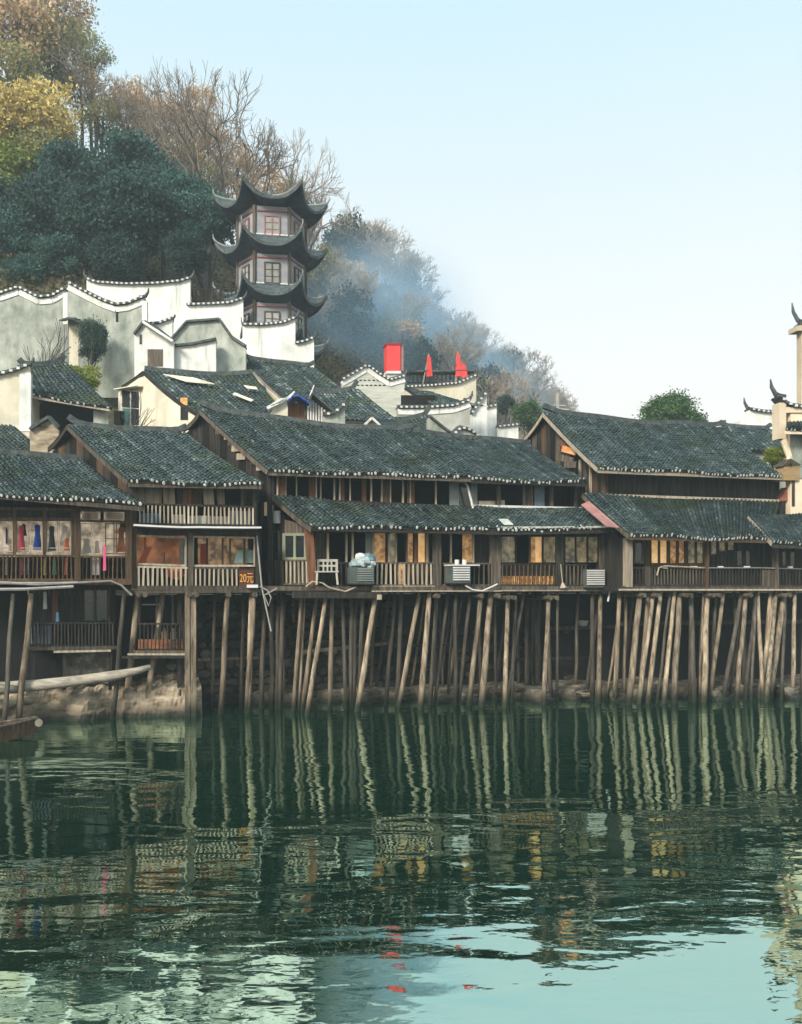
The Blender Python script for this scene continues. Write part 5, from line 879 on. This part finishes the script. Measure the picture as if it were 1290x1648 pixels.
m = MB(); m.tube([np.array((pc[0], pc[1], zat(346)+1.1)), np.array((pc[0], pc[1], zat(346)+1.5)), np.array((pc[0], pc[1], zat(346)+1.9))], [.28, .2, .05], 8); m.build('finial', ridge_mat, pag)
# ================================================================== vegetation
def leaf_mesh(seed, n, size, clumps=40, shell=.55, flat=1.0, sig=.17, asp=1.6):
    g = np.random.default_rng(seed); d = g.normal(size=(clumps, 3)); d /= np.linalg.norm(d, axis=1)[:, None]; rad = shell+(1-shell)*g.random(clumps)**.6; rad *= g.uniform(.75, 1.1, clumps)
    cc = d*rad[:, None]*.85; cc[:, 2] *= flat; ci = g.integers(0, clumps, n); s_ = sig*g.uniform(.7, 1.3, clumps)[ci][:, None]; p = cc[ci]+g.normal(size=(n, 3))*s_*np.array((1, 1, .75))
    a = g.normal(size=(n, 3)); a /= np.linalg.norm(a, axis=1)[:, None]; b = np.cross(a, g.normal(size=(n, 3))); b /= np.linalg.norm(b, axis=1)[:, None]+1e-9; s2 = size*g.uniform(.6, 1.3, n)[:, None]
    V = np.stack([p-a*s2*asp/2, p+b*s2/2, p+a*s2*asp/2, p-b*s2/2], 1).reshape(-1, 3); Q = np.arange(n*4).reshape(-1, 4); ca = g.random(clumps); att = np.clip(.55*ca[ci]+.45*g.random(n)+.15*p[:, 2], 0, 1)
    return np_mesh('crown', V, Q, att=att)
def seg_mesh(segs, name, mn=3):
    P0 = np.array([s[0] for s in segs]); P1 = np.array([s[1] for s in segs]); r0 = np.array([s[2] for s in segs]); r1 = np.array([s[3] for s in segs]); d = P1-P0; d /= np.linalg.norm(d, axis=1)[:, None]+1e-9
    a = np.cross(d, np.array((.3, .9, .2))); a /= np.linalg.norm(a, axis=1)[:, None]+1e-9; b = np.cross(d, a); n = len(segs); k = mn; th = 2*math.pi*np.arange(k)/k
    ring = a[:, None]*np.cos(th)[None, :, None]+b[:, None]*np.sin(th)[None, :, None]; V = np.concatenate([P0[:, None]+ring*r0[:, None, None], P1[:, None]+ring*r1[:, None, None]], 1).reshape(-1, 3); o = np.arange(n)*2*k
    Q = np.concatenate([np.stack([o+i, o+(i+1) % k, o+k+(i+1) % k, o+k+i], -1) for i in range(k)]); return np_mesh(name, V, Q)
def grow(seed, H=10, levels=6, spread=.6, rbase=.2, up=.12, minr=.012, nkids=(2, 3), trunk_frac=.3, ps=.55):
    r = random.Random(seed); thick, thin = [], []
    def rec(p, d, L, rad, lv):
        n = 3; q_ = p
        for i in range(n):
            d = d+np.array((r.gauss(0, .14), r.gauss(0, .14), r.gauss(0, .08)+up*(lv > 0)*.5)); d /= np.linalg.norm(d); e = q_+d*L/n; ra = rad*(1-.3*i/n); rb_ = rad*(1-.3*(i+1)/n); (thick if lv < 3 else thin).append((q_, e, max(ra, minr), max(rb_, minr))); q_ = e
            if lv >= 1 and i < n-1 and lv < levels and r.random() < ps: side(q_, d, L*.6, rad*.5, lv+1)
        if lv < levels:
            for k in range(r.choice(nkids)): side(q_, d, L*r.uniform(.62, .85), rad*.66, lv+1)
    def side(p, d, L, rad, lv):
        v = np.array((r.gauss(0, 1), r.gauss(0, 1), r.gauss(0, .7))); v -= d*(v@d); v /= np.linalg.norm(v)+1e-9; nd = d+v*spread*r.uniform(.6, 1.3); nd /= np.linalg.norm(nd); rec(p, nd, L, rad, lv)
    rec(np.zeros(3), np.array((r.gauss(0, .05), r.gauss(0, .05), 1.)), H*trunk_frac, rbase, 0); return thick, thin
def zc(x, y): return float(hill(np.array(x), np.array(y)))
CR = {'dark': [leaf_mesh(i, 17000, .06, 52) for i in range(3)], 'airy': [leaf_mesh(10+i, 3600, .075, 34, sig=.15) for i in range(3)], 'thin': [leaf_mesh(20+i, 3000, .055, 34, sig=.17) for i in range(3)]}
BT = []
for i in range(4): tk, tn = grow(50+i, 10, 7, .62, .17, minr=.006, trunk_frac=.26, ps=.22); BT.append((seg_mesh(tk, 'trunk', 6), seg_mesh(tn, 'crown', 3)))
for a, b in BT: a.materials.append(bark); b.materials.append(twig)
TS, TT = grow(91, 10, 3, .55, .09, minr=.02, trunk_frac=.34); SP = (seg_mesh(TS, 'trunk', 6), seg_mesh(TT, 'crown', 4)); [q_.materials.append(bark) for q_ in SP]
BF = []
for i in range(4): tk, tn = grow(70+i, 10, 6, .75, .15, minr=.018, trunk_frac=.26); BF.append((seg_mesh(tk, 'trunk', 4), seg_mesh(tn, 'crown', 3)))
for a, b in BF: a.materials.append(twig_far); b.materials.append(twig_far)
LM = {}
def mset(me, m_):
    k = (me.name, m_.name)
    if k not in LM: c = me.copy(); c.materials.clear(); c.materials.append(m_); LM[k] = c
    return LM[k]
r = random.Random(21)
def leafy(name, label, px, py, rp, Y, kind, m_, group, sz=(1, 1, 1.05), var=None, zbase=None):
    c = P(px, py, Y); rad = rp*Y/FPX; zb = zc(c[0], c[1]) if zbase is None else zbase; zb = min(zb, c[2]-rad*.6); o = thing(name, label, 'tree', (c[0], c[1], zb-.3), group)
    v = r.randrange(3) if var is None else var; link('crown', mset(CR[kind][v], m_), None, o, c, (0, 0, r.uniform(0, 6.3)), (rad*sz[0], rad*sz[1], rad*sz[2]))
    m = MB(); b = np.array((c[0], c[1], zb-.3)); hgt = c[2]-b[2]; lean = np.array((r.uniform(-.3, .3), r.uniform(-.3, .3), 0)); m.tube([b, b+np.array((0, 0, hgt*.5))+lean, c], [.05*rad+.1, .04*rad+.07, .06], 7)
    for k in range(6):
        a = r.uniform(0, 6.3); e = c+np.array((math.cos(a)*rad*.65, math.sin(a)*rad*.65, rad*r.uniform(-.1, .6))); s_ = lerp(b, c, r.uniform(.5, .9)); m.tube([s_, lerp(s_, e, .5)+np.array((0, 0, rad*.05)), e], [.03*rad+.02, .02*rad+.015, .01], 5)
    m.build('trunk', bark, o); return o
for px, py, rp, Y in [(15, 385, 62, 66), (70, 345, 70, 68), (118, 282, 62, 72), (150, 350, 66, 66), (212, 268, 62, 71), (225, 345, 74, 67), (300, 335, 62, 69), (338, 355, 46, 67), (262, 310, 56, 70), (185, 412, 46, 65), (300, 405, 42, 65), (95, 415, 48, 65), (40, 440, 40, 64), (-20, 430, 50, 66), (10, 330, 50, 70)]:
    leafy('evergreen_tree', 'dense dark blue green evergreen tree above the white walls', px, py, rp*r.uniform(.78, .95), Y, 'dark', leaf_dark, 'dark evergreens above the white walls', (1, 1, 1.0))
for px, py, rp, Y, m_, lb in [(66, 178, 56, 76, leaf_yellow, 'yellow'), (18, 185, 52, 75, leaf_yellow, 'yellow'), (22, 265, 58, 73, leaf_lime, 'olive green'), (60, 245, 44, 74, leaf_olive, 'olive green'), (100, 205, 34, 76, leaf_yellow, 'yellow'), (5, 320, 45, 70, leaf_lime, 'olive green')]:
    leafy('autumn_tree', 'bushy %s autumn tree beside the dark evergreens on the steep slope' % lb, px, py, rp, Y, 'airy', m_, 'yellowing trees beside the evergreens')
for px, py, rp, Y, m_ in [(25, 45, 80, 84, leaf_tan), (80, 75, 70, 86, leaf_olive), (95, 15, 60, 90, leaf_tan), (20, 115, 60, 80, leaf_olive), (130, 135, 42, 88, leaf_tan), (205, 165, 46, 90, leaf_tan), (250, 195, 46, 90, leaf_tan), (300, 205, 44, 95, leaf_tan), (335, 240, 42, 92, leaf_tan), (380, 265, 44, 95, leaf_tan), (430, 295, 36, 98, leaf_tan), (165, 190, 40, 86, leaf_olive), (150, 90, 34, 92, leaf_olive), (40, -20, 70, 90, leaf_tan), (325, 165, 30, 100, leaf_tan), (470, 310, 30, 105, leaf_olive), (290, 255, 36, 88, leaf_yellow), (330, 290, 34, 84, leaf_olive), (400, 310, 30, 88, leaf_tan)]:
    leafy('thin_leaved_tree', 'half bare brown leaved tree on the upper hill slope', px, py, rp, Y, 'thin', m_, 'half bare trees on the upper slope')
def bare(name, label, px, py_foot, py_top, Y, var, group, far=False, rz=None, sc=1.0):
    b = P(px, py_foot, Y); zt = HC+(HY-py_top)/FPX*Y; g_ = zc(b[0], b[1]); zb = g_-.3 if g_ < b[2]+1.5 else b[2]; h = zt-zb; o = thing(name, label, 'tree', (b[0], b[1], zb), group); s_ = h/9.4; rz = r.uniform(0, 6.3) if rz is None else rz
    for nm, me in zip(('trunk', 'crown'), SP if name == 'sapling' else (BF if far else BT)[var]): link(nm, me, None, o, (b[0], b[1], zb), (0, 0, rz), (s_*sc, s_*sc, s_))
for px, yf, yt, Y, v in [(378, 340, 128, 76, 0), (350, 340, 150, 79, 1), (452, 330, 190, 82, 2)]: bare('bare_tree', ['tall leafless tree with forked dark limbs behind the pagoda roof', 'leaning leafless tree between the evergreens and the pagoda', 'slender leafless tree rising beyond the pagoda top'][v], px, yf, yt, Y, v, None, sc=[.9, .75, .75][v])
for px, yf, yt, Y in [(140, 240, 60, 86), (60, 150, -40, 88), (235, 250, 110, 88), (300, 260, 125, 92), (15, 160, -30, 86), (330, 300, 190, 90), (480, 330, 250, 100)]:
    bare('bare_tree', 'leafless grey brown tree on the upper hill slope', px, yf, yt, Y, r.randrange(4), 'leafless trees on the upper slope', sc=.9)
# far slope in the haze
rs_ = random.Random(9); n = 0
for i in range(900):
    l = rs_.uniform(30, RLEN+70); d = rs_.uniform(-6, 46); x, y = RA+RD*l+RN*d; z = zc(x, y); px = CX+FPX*x/y; py = HY-FPX*(z-HC)/y
    if px < 478 or px > 900 or y < 78 or z < 6.5 or n >= 150: continue
    if d > 6 and rs_.random() < .25: continue
    n += 1; k = rs_.random()
    if k < .62 or d < 5:
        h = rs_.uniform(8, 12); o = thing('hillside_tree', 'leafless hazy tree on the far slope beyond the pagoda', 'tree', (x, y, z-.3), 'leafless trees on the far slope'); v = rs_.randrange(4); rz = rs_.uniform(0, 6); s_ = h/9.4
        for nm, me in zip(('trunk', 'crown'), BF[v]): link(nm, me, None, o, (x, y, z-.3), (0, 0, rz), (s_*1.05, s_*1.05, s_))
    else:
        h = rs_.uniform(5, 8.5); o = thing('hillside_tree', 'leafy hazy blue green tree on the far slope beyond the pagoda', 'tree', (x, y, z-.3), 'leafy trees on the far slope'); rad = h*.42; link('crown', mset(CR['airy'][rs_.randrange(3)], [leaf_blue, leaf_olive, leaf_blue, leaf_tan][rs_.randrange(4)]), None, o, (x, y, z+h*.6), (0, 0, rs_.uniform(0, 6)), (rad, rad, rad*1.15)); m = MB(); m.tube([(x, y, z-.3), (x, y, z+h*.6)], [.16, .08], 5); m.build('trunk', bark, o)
# undergrowth on the slope
g = np.random.default_rng(5); n = 190000; l = np.where(g.random(n) < .5, g.uniform(-60, 40, n), g.uniform(-25, RLEN+60, n)); d = g.uniform(-3, 44, n); xy = RA+l[:, None]*RD+d[:, None]*RN; keep = ((xy[:, 0]-FG.O[0])*FG.n[0]+(xy[:, 1]-FG.O[1])*FG.n[1] > 31); xy = xy[keep]; z = hill(xy[:, 0], xy[:, 1])+g.uniform(-.1, 1.2, len(xy)); n = len(xy); p = np.c_[xy, z]
a = g.normal(size=(n, 3)); a /= np.linalg.norm(a, axis=1)[:, None]; b = np.cross(a, g.normal(size=(n, 3))); b /= np.linalg.norm(b, axis=1)[:, None]; s_ = g.uniform(.12, .34, n)[:, None]
V = np.stack([p-a*s_*.8, p+b*s_*.5, p+a*s_*.8, p-b*s_*.5], 1).reshape(-1, 3)
o = link('undergrowth', np_mesh('undergrowth', V, np.arange(4*n).reshape(-1, 4), att=g.random(n)), leafm('undergrowth_leaf', (.03, .045, .025), (.075, .075, .035), (.17, .13, .07))); tag(o, 'brushy undergrowth covering the hill slope', kind='stuff')
# single trees and bushes near the houses
leafy('round_tree', 'round fresh green tree behind the upstream roof', 1076, 668, 46, 75, 'dark', leaf_green, None, (1, 1, .85), zbase=6); leafy('small_tree', 'small green tree beside the round tree behind the upstream roof', 1120, 678, 20, 76, 'airy', leaf_green, None, zbase=6)
leafy('hazy_tree', 'pale green tree at the end of the hill beside the bluish house', 850, 668, 30, 85, 'airy', leaf_green, None, zbase=5); leafy('hazy_tree', 'small pale green tree under the far slope end', 815, 650, 20, 95, 'airy', leaf_blue, None, zbase=5)
leafy('garden_bush', 'trimmed green bush at the end of the upstream roof', 1250, 735, 22, 44, 'dark', leaf_lime, None, (1, 1, .8), zbase=4.7); leafy('climbing_shrub', 'dark shrub climbing the mottled grey gable wall', 148, 548, 26, 53.2, 'dark', leaf_blue, None, (.85, .5, 1.5), zbase=12); leafy('garden_bush', 'yellow green bush below the climbing shrub', 142, 608, 28, 50, 'airy', leaf_lime, None, (1, .7, .8), zbase=11)
leafy('garden_bush', 'small yellow green bush beside the cream wall patch', 118, 597, 14, 51, 'airy', leaf_lime, None, zbase=11)
bare('sapling', 'thin leafless sapling in front of the mottled grey gable wall', 58, 600, 470, 50, 3, None, sc=.6); bare('sapling', 'crooked leafless sapling beside the cream house window', 172, 690, 585, 45, 1, None, sc=.7); bare('sapling', 'small leafless sapling beside the cream firewall', 40, 600, 520, 49, 2, None, sc=.6)
# ================================================================== haze
HAZE = .0008
m = MB(); m.hexa([(-320, -130, -1.2), (440, -130, -1.2), (440, 760, -1.2), (-320, 760, -1.2)], [(-320, -130, 80), (440, -130, 80), (440, 760, 80), (-320, 760, 80)])
hm = bpy.data.materials.new('haze_air'); hm.use_nodes = True; T = hm.node_tree; T.nodes.remove(T.nodes['Principled BSDF']); pv = T.nodes.new('ShaderNodeVolumePrincipled'); pv.inputs['Color'].default_value = (.84, .93, 1.0, 1); pv.inputs['Density'].default_value = HAZE; pv.inputs['Anisotropy'].default_value = .2; T.links.new(pv.outputs[0], T.nodes['Material Output'].inputs['Volume'])
tag(m.build('haze', hm), 'thin bluish morning haze over the river and the hill', kind='stuff')

sm = bpy.data.materials.new('chimney_smoke'); sm.use_nodes = True; T = sm.node_tree; N, L = T.nodes, T.links; N.remove(N['Principled BSDF']); pv = N.new('ShaderNodeVolumePrincipled'); pv.inputs['Color'].default_value = (.52, .77, 1.0, 1)
tc_ = N.new('ShaderNodeTexCoord'); vl = N.new('ShaderNodeVectorMath'); vl.operation = 'LENGTH'; L.new(tc_.outputs['Object'], vl.inputs[0]); fr_ = N.new('ShaderNodeMapRange'); fr_.interpolation_type = 'SMOOTHSTEP'; fr_.inputs[1].default_value = 1.0; fr_.inputs[2].default_value = .25; L.new(vl.outputs['Value'], fr_.inputs[0])
no_ = N.new('ShaderNodeTexNoise'); no_.inputs['Scale'].default_value = 1.7; no_.inputs['Detail'].default_value = 3; L.new(tc_.outputs['Object'], no_.inputs[0]); nr_ = N.new('ShaderNodeMapRange'); nr_.inputs[1].default_value = .35; nr_.inputs[2].default_value = .65; nr_.inputs[3].default_value = .5; nr_.inputs[4].default_value = 1; L.new(no_.outputs[0], nr_.inputs[0])
mu = N.new('ShaderNodeMath'); mu.operation = 'MULTIPLY'; L.new(fr_.outputs[0], mu.inputs[0]); L.new(nr_.outputs[0], mu.inputs[1]); mu2 = N.new('ShaderNodeMath'); mu2.operation = 'MULTIPLY'; mu2.inputs[1].default_value = .1; L.new(mu.outputs[0], mu2.inputs[0]); L.new(mu2.outputs[0], pv.inputs['Density']); L.new(pv.outputs[0], N['Material Output'].inputs['Volume'])
sph = MB(); nu, nv = 20, 10; vs_ = [(math.sin(math.pi*j/nv)*math.cos(2*math.pi*i/nu), math.sin(math.pi*j/nv)*math.sin(2*math.pi*i/nu), math.cos(math.pi*j/nv)) for j in range(1, nv) for i in range(nu)]; nb_ = len(vs_)
sph.add(vs_+[(0, 0, 1), (0, 0, -1)], [(j*nu+i, (j+1)*nu+i, (j+1)*nu+(i+1) % nu, j*nu+(i+1) % nu) for j in range(nv-2) for i in range(nu)]+[(nb_, i, (i+1) % nu) for i in range(nu)]+[(nb_+1, (nv-2)*nu+(i+1) % nu, (nv-2)*nu+i) for i in range(nu)])
sme = bpy.data.meshes.new('smoke'); sme.from_pydata(sph.v, [], sph.f); sme.update(); sme.materials.append(sm)
for px, py, Y, rx, ry, rz, lb in [(600, 540, 112, 19, 17, 15, 'blue kitchen smoke hanging before the wooded slope beside the pagoda'), (550, 575, 97, 13, 9, 13, 'dense blue smoke drifting low behind the pagoda base'), (610, 570, 126, 17, 9, 11, 'wide thin blue haze of smoke along the far slope'), (720, 640, 142, 22, 20, 14, 'thin blue smoke over the lower far slope behind the red flags')]:
    tag(link('smoke', sme, None, None, P(px, py, Y), (0, R(18), R(-20)), (rx, ry, rz)), lb, kind='stuff')
